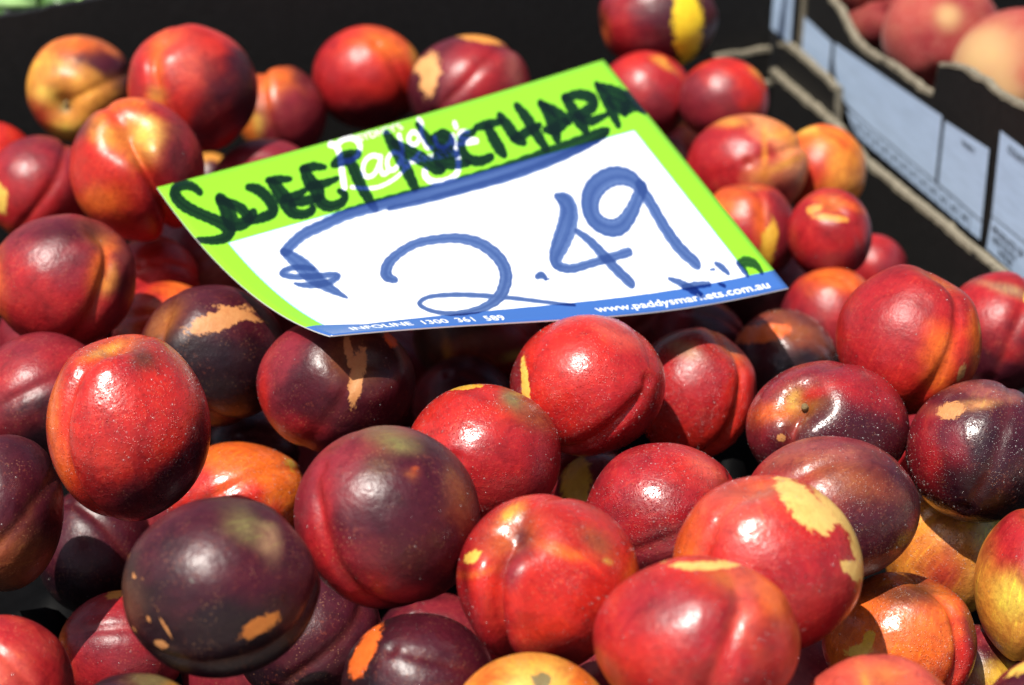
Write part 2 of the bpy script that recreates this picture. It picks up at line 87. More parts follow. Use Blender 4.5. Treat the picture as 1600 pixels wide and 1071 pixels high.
 (58, (0.0911, 0.3403, -0.0637), (0.02, 0.0224, 0.0211), (1028.0, 262.0, 50.0, 56.0), ("orange nectarine peeping out beside the sign's right edge", (0.2, -0.8, -0.5), (0.5, 0.6, 0.6), 0.1, 0.03, 'O2', 'R', (0.6, -0.3, 0.3), -0.2, 0, [])),
 (581, (0.1192, 0.4191, -0.0845), (0.0196, 0.0179, 0.0187), (1080.0, 232.0, 46.0, 42.0), ('small red nectarine between the back right pair and the star marked one', (0.2, -0.8, -0.5), (0.5, 0.6, 0.6), 0.1, 0.03, 'O', 'R', (-0.6, -0.3, 0.3), -0.2, 0, [])),
 (59, (0.1292, 0.1894, -0.0369), (0.0274, 0.0274, 0.0274), (1168.0, 366.0, 78.0, 78.0), ("red nectarine with a yellow flare touching the sign's right edge", (0.0, 0.93, 0.3), (0.2, 0.3, 0.9), 0.12, 0.03, 'M', 'R', (-0.5, 0.2, 0.4), -0.1, 0.05, [(1192, 388, 12, 40, -12, 'YO', 1), (1180, 350, 12, 34, 0, 'O', 0), (1130, 325, 36, 24, 20, 'O', 0), (1205, 370, 14, 24, 10, 'M', 0)])),
 (60, (0.1706, 0.1677, -0.0265), (0.0226, 0.0247, 0.0237), (1297.0, 366.0, 66.0, 72.0), ("red nectarine with gold cracks on top, beside the tray's right wall", (-0.1, 0.65, 0.75), (0.2, 0.3, 0.9), 0.1, 0.02, 'M', 'R', (-0.3, 0.5, 0.4), -0.1, 0.05, [(1288, 345, 30, 6, -5, 'G', 1), (1265, 330, 14, 6, 20, 'G', 1), (1300, 320, 44, 8, -15, 'O', 0)])),
 (61, (0.2101, 0.2336, -0.0805), (0.0186, 0.02, 0.0193), (1366.0, 420.0, 50.0, 54.0), ("shadowed crimson nectarine low by the tray's right wall", (0.2, -0.8, -0.5), (0.5, 0.6, 0.6), 0.1, 0.03, 'R', 'M', (0.6, -0.3, 0.3), -0.2, 0, [])),
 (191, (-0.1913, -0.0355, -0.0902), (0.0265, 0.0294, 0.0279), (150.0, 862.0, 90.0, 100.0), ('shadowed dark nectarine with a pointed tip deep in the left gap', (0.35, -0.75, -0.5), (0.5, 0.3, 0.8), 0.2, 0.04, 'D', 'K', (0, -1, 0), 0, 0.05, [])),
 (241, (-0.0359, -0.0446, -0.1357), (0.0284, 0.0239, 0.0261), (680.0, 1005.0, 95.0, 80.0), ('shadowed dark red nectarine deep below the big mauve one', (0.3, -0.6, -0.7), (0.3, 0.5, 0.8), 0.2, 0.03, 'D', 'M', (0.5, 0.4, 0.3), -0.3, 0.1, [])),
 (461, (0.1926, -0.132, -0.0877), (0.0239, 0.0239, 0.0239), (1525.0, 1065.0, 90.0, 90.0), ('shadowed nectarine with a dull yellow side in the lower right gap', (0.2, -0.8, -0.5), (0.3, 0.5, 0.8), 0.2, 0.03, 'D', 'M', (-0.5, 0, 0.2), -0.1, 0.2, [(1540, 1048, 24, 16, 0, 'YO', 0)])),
 (81, (-0.1953, 0.3799, -0.0916), (0.0166, 0.0191, 0.0178), (330.0, 285.0, 40.0, 46.0), ("tan flecked nectarine sliver beside the sign's upper left corner", (0.2, -0.8, -0.5), (0.5, 0.6, 0.6), 0.1, 0.03, 'G', 'D', (0.6, -0.3, 0.3), -0.2, 0, [])),
 (90, (-0.0535, 0.1415, -0.019), (0.0308, 0.0294, 0.0301), (640.0, 380.0, 92.0, 88.0), ('nectarine lying hidden underneath the price sign', (0.2, -0.8, -0.5), (0.5, 0.6, 0.6), 0.1, 0.03, 'R', 'M', (0.6, -0.3, 0.3), -0.2, 0, [])),
 (91, (0.0102, 0.167, -0.0163), (0.0307, 0.03, 0.0304), (830.0, 340.0, 90.0, 88.0), ('nectarine lying hidden underneath the price sign', (0.2, -0.8, -0.5), (0.5, 0.6, 0.6), 0.1, 0.03, 'R', 'M', (0.6, -0.3, 0.3), -0.2, 0, [])),
 (92, (0.0676, 0.2011, -0.0442), (0.0285, 0.0278, 0.0281), (990.0, 370.0, 80.0, 78.0), ('nectarine lying hidden underneath the price sign', (0.2, -0.8, -0.5), (0.5, 0.6, 0.6), 0.1, 0.03, 'R', 'M', (0.6, -0.3, 0.3), -0.2, 0, [])),
 (94, (-0.1032, 0.1614, -0.044), (0.0293, 0.0268, 0.028), (500.0, 420.0, 85.0, 78.0), ('nectarine lying hidden underneath the price sign', (0.2, -0.8, -0.5), (0.5, 0.6, 0.6), 0.1, 0.03, 'R', 'M', (0.6, -0.3, 0.3), -0.2, 0, [])),
 (201, (-0.085, -0.119, -0.075), (0.0305, 0.0295, 0.03), (482, 997, 112, 112), ('nectarine darkened like shade in the gap right of the blackish tan nicked one', (0.3, 0.5, -0.6), (0.6, 0.3, 0.6), 0.2, 0.04, 'K', 'D', (0.4, 0.3, 0.4), 0, 0, [])),  # near-black skin colour stands in for the shade of the gap
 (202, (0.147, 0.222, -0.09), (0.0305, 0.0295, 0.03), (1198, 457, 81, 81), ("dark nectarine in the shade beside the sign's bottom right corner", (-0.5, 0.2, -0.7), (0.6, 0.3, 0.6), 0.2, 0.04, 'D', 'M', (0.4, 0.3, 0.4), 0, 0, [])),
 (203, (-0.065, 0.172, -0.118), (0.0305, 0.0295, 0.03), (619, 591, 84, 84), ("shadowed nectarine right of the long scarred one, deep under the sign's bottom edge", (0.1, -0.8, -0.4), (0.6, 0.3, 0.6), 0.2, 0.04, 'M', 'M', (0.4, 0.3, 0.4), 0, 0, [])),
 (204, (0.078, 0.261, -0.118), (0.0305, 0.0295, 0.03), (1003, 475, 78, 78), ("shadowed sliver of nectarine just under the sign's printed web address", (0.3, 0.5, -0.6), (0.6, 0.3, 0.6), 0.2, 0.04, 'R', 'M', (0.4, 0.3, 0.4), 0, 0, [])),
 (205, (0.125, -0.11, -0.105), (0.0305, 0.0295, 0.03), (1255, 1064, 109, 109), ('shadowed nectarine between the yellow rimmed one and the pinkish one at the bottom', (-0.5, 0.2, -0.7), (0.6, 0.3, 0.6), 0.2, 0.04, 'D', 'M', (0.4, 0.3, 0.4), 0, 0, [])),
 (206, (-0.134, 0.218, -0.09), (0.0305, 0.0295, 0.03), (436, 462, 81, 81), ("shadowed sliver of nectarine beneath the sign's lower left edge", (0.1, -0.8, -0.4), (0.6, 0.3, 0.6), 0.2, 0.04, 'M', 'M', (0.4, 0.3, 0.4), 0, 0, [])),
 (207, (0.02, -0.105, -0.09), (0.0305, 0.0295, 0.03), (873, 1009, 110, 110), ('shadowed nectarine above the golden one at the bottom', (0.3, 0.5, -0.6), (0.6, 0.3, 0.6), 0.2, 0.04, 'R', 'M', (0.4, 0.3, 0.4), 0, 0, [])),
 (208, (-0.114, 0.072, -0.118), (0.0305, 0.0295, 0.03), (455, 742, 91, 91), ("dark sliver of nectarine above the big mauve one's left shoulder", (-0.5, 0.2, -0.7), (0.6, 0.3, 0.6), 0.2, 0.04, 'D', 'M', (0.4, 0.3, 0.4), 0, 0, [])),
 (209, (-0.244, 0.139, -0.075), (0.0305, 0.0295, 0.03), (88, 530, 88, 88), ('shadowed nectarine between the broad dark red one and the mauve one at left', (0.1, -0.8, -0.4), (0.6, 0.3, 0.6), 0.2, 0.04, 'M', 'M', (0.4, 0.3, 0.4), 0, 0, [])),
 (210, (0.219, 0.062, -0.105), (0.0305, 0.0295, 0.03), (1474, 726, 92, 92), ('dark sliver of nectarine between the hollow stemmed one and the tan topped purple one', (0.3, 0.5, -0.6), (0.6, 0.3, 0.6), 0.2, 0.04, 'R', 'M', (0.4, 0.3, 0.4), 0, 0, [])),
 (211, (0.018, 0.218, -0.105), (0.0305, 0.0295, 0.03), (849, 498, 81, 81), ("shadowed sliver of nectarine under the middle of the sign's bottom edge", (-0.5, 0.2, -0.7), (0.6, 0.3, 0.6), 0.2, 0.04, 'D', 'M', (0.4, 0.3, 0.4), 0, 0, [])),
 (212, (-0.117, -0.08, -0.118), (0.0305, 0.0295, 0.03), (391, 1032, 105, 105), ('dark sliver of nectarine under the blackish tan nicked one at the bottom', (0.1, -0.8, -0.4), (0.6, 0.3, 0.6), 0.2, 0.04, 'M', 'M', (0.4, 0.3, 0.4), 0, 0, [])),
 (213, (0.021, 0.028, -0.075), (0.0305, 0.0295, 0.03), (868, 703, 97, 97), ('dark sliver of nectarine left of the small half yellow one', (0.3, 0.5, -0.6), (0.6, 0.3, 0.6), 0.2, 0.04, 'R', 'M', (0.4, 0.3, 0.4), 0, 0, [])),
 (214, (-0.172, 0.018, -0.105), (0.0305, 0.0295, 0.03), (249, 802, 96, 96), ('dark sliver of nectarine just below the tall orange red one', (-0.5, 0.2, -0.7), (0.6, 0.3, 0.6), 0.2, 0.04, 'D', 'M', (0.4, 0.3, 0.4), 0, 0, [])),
]
INFO_STEM = {f[0]: f[4][1] for f in FRUITS}
PEACHES = [((0.2804, 0.434, -0.0121), 0.0385, 'red blushed peach in front in the crate, whole above the notched edge', 'PINK', [(-0.3, -0.2, 0.5, 'RED'), (0.15, 0.5, 0.4, 'RED'), (0.6, 0.2, 0.3, 'RED'), (-0.55, 0.35, 0.3, 'PINK'), (0.5, -0.6, 0.3, 'CREAM'), (-0.1, 0.2, 0.2, 'CREAM')]), ((0.3198, 0.3767, -0.0184), 0.0435, 'cream and pink peach cut by the right edge of the photo', 'PINK', [(-0.55, -0.25, 0.55, 'CREAM'), (-0.35, -0.7, 0.35, 'CREAM'), (-0.7, 0.3, 0.3, 'CREAM'), (0.3, 0.0, 0.4, 'RED'), (-0.1, -0.1, 0.2, 'PINK'), (-0.75, -0.35, 0.14, 'RED')]), ((0.2434, 0.4727, -0.0135), 0.0215, 'shadowed brownish red peach sunk low behind the crate wall', 'RED', []), ((0.2337, 0.4842, 0.0147), 0.0283, 'mauve peach just entering the top of the photo behind the crate wall', 'RED', [(0, -0.6, 0.5, 'PINK')]), ((0.3931, 0.6437, -0.0545), 0.036, 'small red peach in the upper right corner of the photo', 'RED', [(-0.3, 0.2, 0.5, 'PINK')])]
SIGN = [(-0.1683, 0.0705, 0.045), (0.0494, 0.2197, 0.053), (0.1261, 0.0172, 0.019), (-0.0759, -0.061, 0.037)]
INKS = [[[0.0662,0.0641,9],[0.0614,0.0348,11],[0.0475,0.0178,13],[0.0308,0.0232,15],[0.0214,0.0461,16],[0.0227,0.0886,16],[0.0345,0.1316,15],[0.0497,0.1712,15],[0.063,0.2097,17],[0.0654,0.2446,20],[0.0497,0.2697,17],[0.0283,0.2689,13],[0.0111,0.2556,10],[0.002,0.2441,7]],[[0.0913,0.1033,14],[0.091,0.1444,22],[0.0843,0.1874,24],[0.0798,0.2221,20],[0.0937,0.2358,18],[0.1096,0.2277,16],[0.1277,0.2024,14]],[[0.1538,0.0934,10],[0.1656,0.1116,15],[0.1717,0.1474,16],[0.1702,0.1949,17],[0.1598,0.2259,17],[0.1389,0.2327,16],[0.1174,0.2334,12]],[[0.0881,0.1063,10],[0.1128,0.1648,14],[0.1125,0.2188,16]],[[0.1957,0.0878,9],[0.215,0.0975,13],[0.2359,0.1094,8]],[[0.1992,0.0975,12],[0.2,0.1564,22],[0.1965,0.2139,22],[0.195,0.2518,16],[0.2108,0.2714,14],[0.2287,0.2654,14],[0.236,0.2481,8]],[[0.2,0.1834,14],[0.2226,0.1831,14],[0.2465,0.1727,9]],[[0.2701,0.0814,10],[0.2918,0.0852,14],[0.3116,0.1017,8]],[[0.2739,0.0839,14],[0.2668,0.1326,20],[0.2668,0.187,22],[0.2571,0.2355,18],[0.2641,0.2686,16],[0.2889,0.2697,15],[0.3072,0.2435,12],[0.3039,0.2155,8]],[[0.2598,0.1602,12],[0.2869,0.1682,14],[0.3186,0.163,8]],[[0.2049,0.2089,10],[0.2297,0.2157,16],[0.2599,0.2207,12]],[[0.3322,0.0994,11],[0.3603,0.088,20],[0.3886,0.0875,12]],[[0.366,0.0919,14],[0.3593,0.1527,17],[0.3491,0.2229,16],[0.3434,0.2861,14],[0.3392,0.3399,9]],[[0.4683,0.0353,10],[0.4653,0.0863,17],[0.4603,0.1493,18],[0.4517,0.2212,17],[0.442,0.2925,13]],[[0.4688,0.0832,10],[0.4814,0.1304,16],[0.4961,0.1847,18],[0.509,0.2433,16],[0.5191,0.2556,8]],[[0.5388,0.0355,8],[0.5369,0.0901,12],[0.5388,0.1469,16],[0.5529,0.1896,16],[0.5656,0.2091,10]],[[0.548,0.1142,12],[0.5692,0.1172,20],[0.5678,0.1553,20],[0.5391,0.1804,20],[0.5282,0.2174,18],[0.547,0.2464,14],[0.5743,0.2589,9]],[[0.6318,0.1367,10],[0.6037,0.1481,14],[0.5853,0.189,14],[0.5816,0.2394,14],[0.5996,0.2643,14],[0.6256,0.2613,12]],[[0.6424,0.1214,9],[0.667,0.1232,14],[0.7009,0.1277,9]],[[0.6664,0.1317,12],[0.66,0.1829,17],[0.6556,0.2348,17],[0.6546,0.2667,10]],[[0.7062,0.0998,10],[0.7052,0.1571,17],[0.7029,0.2104,17],[0.7109,0.2426,9]],[[0.7538,0.0796,10],[0.7537,0.1442,17],[0.7487,0.2176,17],[0.7432,0.2946,11]],[[0.6951,0.2109,8],[0.7281,0.2046,14],[0.7668,0.1909,9]],[[0.8038,0.0987,10],[0.8039,0.1487,18],[0.7956,0.2034,22],[0.7793,0.2685,12]],[[0.805,0.1051,8],[0.8179,0.1465,14],[0.8294,0.1972,14],[0.8306,0.2141,8]],[[0.7704,0.2148,8],[0.793,0.2234,18],[0.8222,0.2089,13]],[[0.8597,0.1067,11],[0.8573,0.1601,18],[0.851,0.2157,18],[0.8503,0.2631,12]],[[0.8618,0.1081,11],[0.8941,0.114,14],[0.9127,0.1452,16],[0.9021,0.1767,16],[0.8699,0.1949,15],[0.8515,0.1945,9]],[[0.8561,0.2027,9],[0.8726,0.2339,13],[0.8971,0.2324,10],[0.919,0.2272,6]],[[0.945,0.0941,9],[0.9408,0.1514,16],[0.9313,0.2206,16],[0.9225,0.2805,10]],[[0.9454,0.0998,8],[0.9649,0.1388,16],[0.9787,0.1844,18],[0.9556,0.2397,12]],[[0.9446,0.1752,14],[0.9583,0.2203,18],[0.9882,0.2266,14],[0.9953,0.2636,5]],[[0.9898,0.1642,8],[0.9953,0.2096,14],[0.992,0.2495,7]],[[0.8951,0.2889,5],[0.8731,0.2972,14],[0.8264,0.3089,17],[0.7708,0.3184,18],[0.7066,0.3255,18],[0.6328,0.334,18],[0.5625,0.3365,18],[0.4946,0.3355,17],[0.4297,0.329,16],[0.3652,0.3241,15],[0.3278,0.3239,14],[0.28,0.3249,14],[0.2269,0.3409,14],[0.1816,0.3555,14],[0.144,0.3871,14],[0.1248,0.4084,13]],[[0.887,0.302,5],[0.8304,0.3247,8],[0.7437,0.3475,9],[0.6365,0.363,9],[0.5423,0.3641,8],[0.4461,0.3625,7],[0.3645,0.3521,6]],[[0.1202,0.4025,7],[0.1252,0.442,14],[0.1283,0.4902,18],[0.1272,0.5435,20],[0.1269,0.6001,16],[0.132,0.6594,12],[0.1391,0.7245,3]],[[0.1416,0.528,6],[0.1218,0.5022,7],[0.0977,0.4953,8],[0.0836,0.5105,8],[0.0952,0.5402,8],[0.1265,0.564,8],[0.1607,0.5806,8],[0.1654,0.5983,8],[0.1441,0.6141,9],[0.114,0.6113,10],[0.0937,0.594,7],[0.0852,0.5747,3]],[[0.2539,0.6838,9],[0.2484,0.6519,14],[0.2704,0.6003,14],[0.3069,0.5612,12],[0.3551,0.5355,11],[0.4019,0.5408,11],[0.4428,0.5621,12],[0.4702,0.6078,14],[0.4788,0.6784,16],[0.467,0.7491,16],[0.4371,0.8147,15],[0.3972,0.8708,13],[0.345,0.9104,10],[0.2891,0.9209,8],[0.2541,0.8942,7],[0.2459,0.8407,6],[0.275,0.8078,6],[0.3225,0.8146,7],[0.3739,0.8403,7],[0.429,0.8742,6],[0.4836,0.9102,5],[0.5385,0.9392,3]],[[0.517,0.7953,6],[0.5291,0.7903,9],[0.5319,0.8039,6]],[[0.5272,0.8148,2],[0.537,0.812,2]],[[0.6874,0.4862,5],[0.6968,0.5213,20],[0.6866,0.5638,24],[0.657,0.6206,24],[0.6208,0.6754,22],[0.5873,0.7271,16],[0.578,0.7628,12],[0.5972,0.7851,10],[0.6399,0.7803,9],[0.6872,0.7723,9],[0.7394,0.7644,10]],[[0.6716,0.6451,7],[0.6807,0.6928,11],[0.6836,0.754,13],[0.6853,0.8164,13],[0.6908,0.8788,13]],[[0.8649,0.5389,16],[0.8603,0.4966,18],[0.8354,0.4722,20],[0.7986,0.4795,22],[0.7616,0.5133,24],[0.7355,0.5646,23],[0.7249,0.6175,20],[0.7375,0.6576,18],[0.7656,0.6616,18],[0.8063,0.6239,17],[0.8457,0.5722,15],[0.871,0.5391,14]],[[0.868,0.5319,13],[0.86,0.6124,15],[0.849,0.7113,15],[0.8461,0.7897,15],[0.8546,0.8549,13]],[[0.7756,0.8894,4],[0.7914,0.9124,8],[0.8042,0.9418,9],[0.8128,0.9669,6]],[[0.7903,0.9274,5],[0.8167,0.928,7],[0.8471,0.9329,5]],[[0.8724,0.8866,2],[0.8812,0.8872,3]],[[0.893,0.8689,4],[0.8997,0.8864,8],[0.9032,0.91,5]],[[0.8677,0.9397,3],[0.8749,0.9495,4]],[[0.9372,0.8902,4],[0.9392,0.9107,8],[0.9386,0.9301,4]],[[0.9379,0.8856,5],[0.9577,0.8855,10],[0.9716,0.9005,9],[0.972,0.93,5]]]
LOGO = [[[0.3533,0.0146,7],[0.3608,0.0301,7],[0.3553,0.0675,7],[0.3382,0.1321,7],[0.3178,0.2083,7]],[[0.3594,0.0271,6],[0.3843,0.0088,6],[0.4027,0.0174,6],[0.4046,0.0513,6],[0.388,0.0893,6],[0.3661,0.1052,6],[0.3521,0.0979,6]],[[0.4235,0.1243,5],[0.4115,0.1107,5],[0.3915,0.1246,5],[0.3739,0.1621,5],[0.3721,0.1907,5],[0.3891,0.1892,5],[0.4142,0.1511,5]],[[0.4254,0.1256,5],[0.4091,0.1698,5],[0.4052,0.2003,5],[0.4177,0.1956,5]],[[0.4653,0.1417,5],[0.4548,0.1235,5],[0.4347,0.143,5],[0.4227,0.1813,5],[0.4298,0.1951,5],[0.4489,0.1748,5],[0.4736,0.1251,5],[0.4895,0.0583,5]],[[0.4673,0.143,5],[0.4535,0.1891,5],[0.4616,0.2001,5]],[[0.527,0.0834,5],[0.5199,0.0619,5],[0.5041,0.0791,5],[0.4979,0.1082,5],[0.5085,0.1154,5],[0.529,0.0847,5],[0.5468,0.0408,5],[0.5487,0.0141,5]],[[0.5353,0.0667,5],[0.523,0.1363,5],[0.5297,0.1519,5]],[[0.5516,0.1111,5],[0.5448,0.1509,5],[0.557,0.1647,5],[0.5803,0.1414,5]],[[0.5859,0.1284,7],[0.5721,0.1913,7],[0.5565,0.2472,7],[0.5362,0.2889,7],[0.5061,0.3044,7],[0.4818,0.2915,7],[0.4774,0.2609,7],[0.4843,0.2378,7]],[[0.6103,0.0743,5],[0.6061,0.0973,5]],[[0.6217,0.13,5],[0.6085,0.1212,5],[0.5982,0.1399,5],[0.609,0.1582,5],[0.6217,0.1711,5],[0.6211,0.1795,5],[0.5858,0.1672,5]],[[0.3308,0.2152,4],[0.3496,0.2352,4],[0.3779,0.2483,4],[0.4156,0.2354,4],[0.4526,0.2051,4],[0.5017,0.1552,4]]]
SYD = [(0.4105, 0.0366), (0.5075, 0.037)]; MAR = [(0.464, 0.1962), (0.5649, 0.2109)]
RIDGES = [(-0.2104, -0.0821, -0.085, 0.0266, 0.006, 0.078), (0.1009, -0.0103, -0.055, 0.0183, 0.008, 0.118)]
GREENS = ((-0.3202, 0.4519, -0.19), [('s', [(-0.3509, 0.4124, 0.0137), (-0.3315, 0.4177, 0.0153), (-0.3162, 0.4218, 0.0143), (-0.3063, 0.4245, 0.0125)], 0.0035, 0.003), ('s', [(-0.3529, 0.4223, 0.0172), (-0.3301, 0.4284, 0.0142), (-0.3112, 0.4336, 0.0159)], 0.003, 0.003), ('s', [(-0.2856, 0.4177, 0.0093), (-0.2803, 0.4192, 0.0148), (-0.2734, 0.421, 0.021), (-0.2694, 0.4221, 0.03)], 0.0022, 0.0018), ('s', [(-0.3431, 0.4249, 0.0034), (-0.3264, 0.4294, -0.0201), (-0.3298, 0.4285, -0.083)], 0.004, 0.004), ('s', [(-0.3083, 0.4344, 0.0), (-0.3152, 0.4325, -0.0257), (-0.3258, 0.4296, -0.0835)], 0.004, 0.004), ('s', [(-0.286, 0.4301, 0.0059), (-0.3014, 0.4259, -0.0276), (-0.3192, 0.421, -0.0798)], 0.003, 0.003), ('l', (-0.3083, 0.4344, 0.0), (0.018, -0.0055, 0.02), (0.1, -0.5, 0.8), 0.0275, 0.008), ('l', (-0.3029, 0.4462, -0.0041), (0.0009, -0.0101, 0.0252), (0.1, -0.5, 0.8), 0.0272, 0.009), ('l', (-0.2981, 0.4527, -0.0055), (0.0166, -0.0059, 0.0252), (0.1, -0.5, 0.8), 0.0307, 0.008), ('l', (-0.3317, 0.4591, -0.0087), (0.0155, -0.0062, 0.0285), (0.1, -0.5, 0.8), 0.033, 0.01), ('l', (-0.3475, 0.4548, -0.0072), (0.0176, -0.0056, 0.0282), (0.1, -0.5, 0.8), 0.0337, 0.01), ('l', (-0.311, 0.4284, 0.0012), (0.0271, -0.003, 0.0148), (0.1, -0.5, 0.8), 0.0311, 0.007)])
# ------------------------------------------------------------------ helpers
def put(name, me, mats, parent=None):
    o = bpy.data.objects.new(name, me); COL.objects.link(o)
    for m in (mats if isinstance(mats, (list, tuple)) else [mats]): me.materials.append(m)
    if parent is not None: o.parent = parent
    return o
def tag(o, label, cat, group=None):
    o['label'] = label; o['category'] = cat
    if group: o['group'] = group
    return o
def empty(name, loc, label, cat, group=None):
    o = bpy.data.objects.new(name, None); COL.objects.link(o); o.location = loc; o.empty_display_size = .02
    return tag(o, label, cat, group)
def mesh(verts, faces, smooth=False):
    me = bpy.data.meshes.new('m'); me.from_pydata([tuple(v) for v in verts], [], faces); me.update()
    if smooth: me.polygons.foreach_set('use_smooth', [True] * len(me.polygons))
    return me
def kid(name, me, mats, parent, **kw):
    o = put(name, me, mats, parent)
    o.matrix_parent_inverse = Matrix.Translation(-Vector(parent.location)) if parent.type == 'EMPTY' else parent.matrix_basis.inverted()
    for k, v in kw.items(): o[k] = v
    return o
class NT:
    def __init__(self, name):
        self.m = bpy.data.materials.new(name); self.m.use_nodes = True
        self.n = self.m.node_tree.nodes; self.l = self.m.node_tree.links; self.b = self.n['Principled BSDF']
    def node(self, t, **kw):
        x = self.n.new(t)
        for k, v in kw.items():
            if k.startswith('i_'): x.inputs[k[2:].replace('_', ' ')].default_value = v
            else: setattr(x, k, v)
        return x
    def link(self, a, b): self.l.new(a, b)
    def math(self, op, a, b=None, c=None):
        x = self.n.new('ShaderNodeMath'); x.operation = op
        for i, v in enumerate((a, b, c)):
            if v is None: continue
            if isinstance(v, (int, float)): x.inputs[i].default_value = v
            else: self.l.new(v, x.inputs[i])
        return x.outputs[0]
    def ramp(self, v, lo, hi, a=0.0, b=1.0, smooth=True):
        x = self.n.new('ShaderNodeMapRange'); x.interpolation_type = 'SMOOTHSTEP' if smooth else 'LINEAR'
        self.l.new(v, x.inputs[0]); 
        for i, k in zip((1, 2, 3, 4), (lo, hi, a, b)): x.inputs[i].default_value = k
        return x.outputs[0]
    def mix(self, f, a, b, mode='MIX'):
        x = self.n.new('ShaderNodeMix'); x.data_type = 'RGBA'; x.blend_type = mode
        for i, v in ((0, f), (6, a), (7, b)):
            if isinstance(v, (int, float)): x.inputs[i].default_value = v
            elif isinstance(v, tuple): x.inputs[i].default_value = (*v, 1)
            else: self.l.new(v, x.inputs[i])
        return x.outputs[2]
    def noise(self, vec, scale, detail=3, rough=.55, dist=0.0):
        x = self.n.new('ShaderNodeTexNoise'); x.inputs['Scale'].default_value = scale; x.inputs['Detail'].default_value = detail
        x.inputs['Roughness'].default_value = rough; x.inputs['Distortion'].default_value = dist
        if vec is not None: self.l.new(vec, x.inputs['Vector'])
        return x.outputs['Fac']
    def bump(self, h, strength, dist, prev=None):
        x = self.n.new('ShaderNodeBump'); x.inputs['Strength'].default_value = strength; x.inputs['Distance'].default_value = dist
        self.l.new(h, x.inputs['Height'])
        if prev is not None: self.l.new(prev, x.inputs['Normal'])
        return x.outputs[0]

# ------------------------------------------------------------------ materials
def skin_material():
    t = NT('nectarine_skin'); g = t.node('ShaderNodeNewGeometry').outputs['Position']
    col = t.node('ShaderNodeAttribute', attribute_name='skin').outputs['Color']
    pc = t.node('ShaderNodeAttribute', attribute_name='patch_col').outputs['Color']
    pf = t.node('ShaderNodeAttribute', attribute_name='patch').outputs['Fac']
    st = t.node('ShaderNodeAttribute', attribute_name='meridian').outputs['Vector']
    wet = t.node('ShaderNodeAttribute', attribute_name='wet').outputs['Fac']
    big = t.noise(g, 70, 5, .62, .8); mid = t.noise(g, 190, 5, .7, .4); fine = t.noise(g, 520, 5, .7); streak = t.noise(st, 6.0, 5, .65, .35)
    base = t.mix(t.ramp(big, .44, .70, 0, .50), col, t.mix(1.0, col, (.42, .22, .38), 'MULTIPLY'))
    base = t.mix(t.ramp(big, .42, .26, 0, .45), base, t.mix(1.0, base, (1.35, 2.2, 1.2), 'MULTIPLY'))
    base = t.mix(t.ramp(streak, .50, .74, 0, .55), base, t.mix(1.0, base, (1.5, 2.3, 1.3), 'MULTIPLY'))
    base = t.mix(t.ramp(mid, .50, .72, 0, .5), base, t.mix(1.0, base, (.52, .34, .5), 'MULTIPLY'))
    base = t.mix(t.ramp(fine, .48, .72, 0, .5), base, t.mix(1.0, base, (.5, .36, .5), 'MULTIPLY'))
    frk = t.math('MULTIPLY', t.ramp(t.noise(g, 640, 3, .6), .56, .66), t.ramp(t.noise(g, 60, 4, .6), .44, .62))
    base = t.mix(t.math('MULTIPLY', frk, .8), base, t.mix(1.0, base, (.075, .020, .009), 'ADD'))
    vo = t.node('ShaderNodeTexVoronoi'); vo.inputs['Scale'].default_value = 760; t.link(g, vo.inputs['Vector'])
    dots = t.math('MULTIPLY', t.ramp(vo.outputs['Distance'], .12, .34, 1, 0), t.ramp(t.noise(g, 90, 3), .47, .66, 0, .6))
    base = t.mix(dots, base, t.mix(.45, t.mix(1.0, base, (1.7, 2.4, 1.9), 'MULTIPLY'), (.40, .20, .10)))
    rag = t.math('ADD', t.math('MULTIPLY_ADD', t.math('SUBTRACT', t.noise(g, 170, 8, .74, 1.2), .5), 2.0, pf), t.math('MULTIPLY', t.math('SUBTRACT', streak, .5), .7))
    m = t.ramp(rag, -.10, .13)
    pcol = t.mix(t.ramp(mid, .4, .75, 0, .6), pc, t.mix(1.0, pc, (.80, .58, .45), 'MULTIPLY'))
    pcol = t.mix(t.ramp(fine, .5, .75, 0, .4), pcol, t.mix(1.0, pc, (.72, .5, .4), 'MULTIPLY'))
    base = t.mix(m, base, pcol)
    t.link(base, t.b.inputs['Base Color'])
    rough = t.math('ADD', t.math('MULTIPLY', t.noise(g, 70, 4), .30), .25)
    t.link(t.math('SUBTRACT', t.math('ADD', rough, t.math('MULTIPLY', m, .12)), t.math('MULTIPLY', wet, .12)), t.b.inputs['Roughness'])
    t.b.inputs['Specular IOR Level'].default_value = .45
    b1 = t.bump(t.noise(g, 120, 4, .6), .20, .003); b2 = t.bump(fine, .09, .0005, t.bump(t.noise(g, 330, 3, .55), .13, .0010, b1))
    dv = t.node('ShaderNodeTexVoronoi', feature='SMOOTH_F1'); dv.inputs['Scale'].default_value = 1250; dv.inputs['Smoothness'].default_value = .05; t.link(g, dv.inputs['Vector'])
    keep = t.ramp(dv.outputs['Color'], .30, .45)
    dome = t.math('MULTIPLY', t.math('MULTIPLY', t.ramp(dv.outputs['Distance'], .40, .04), keep), wet)
    b2 = t.bump(dome, 1.0, .00026, b2)
    t.link(t.ramp(wet, .0, .8, .0, .45), t.b.inputs['Coat Weight']); t.b.inputs['Coat Roughness'].default_value = .22
    t.link(b2, t.b.inputs['Coat Normal'])
    t.link(b2, t.b.inputs['Normal'])
    return t.m
SKIN = skin_material()
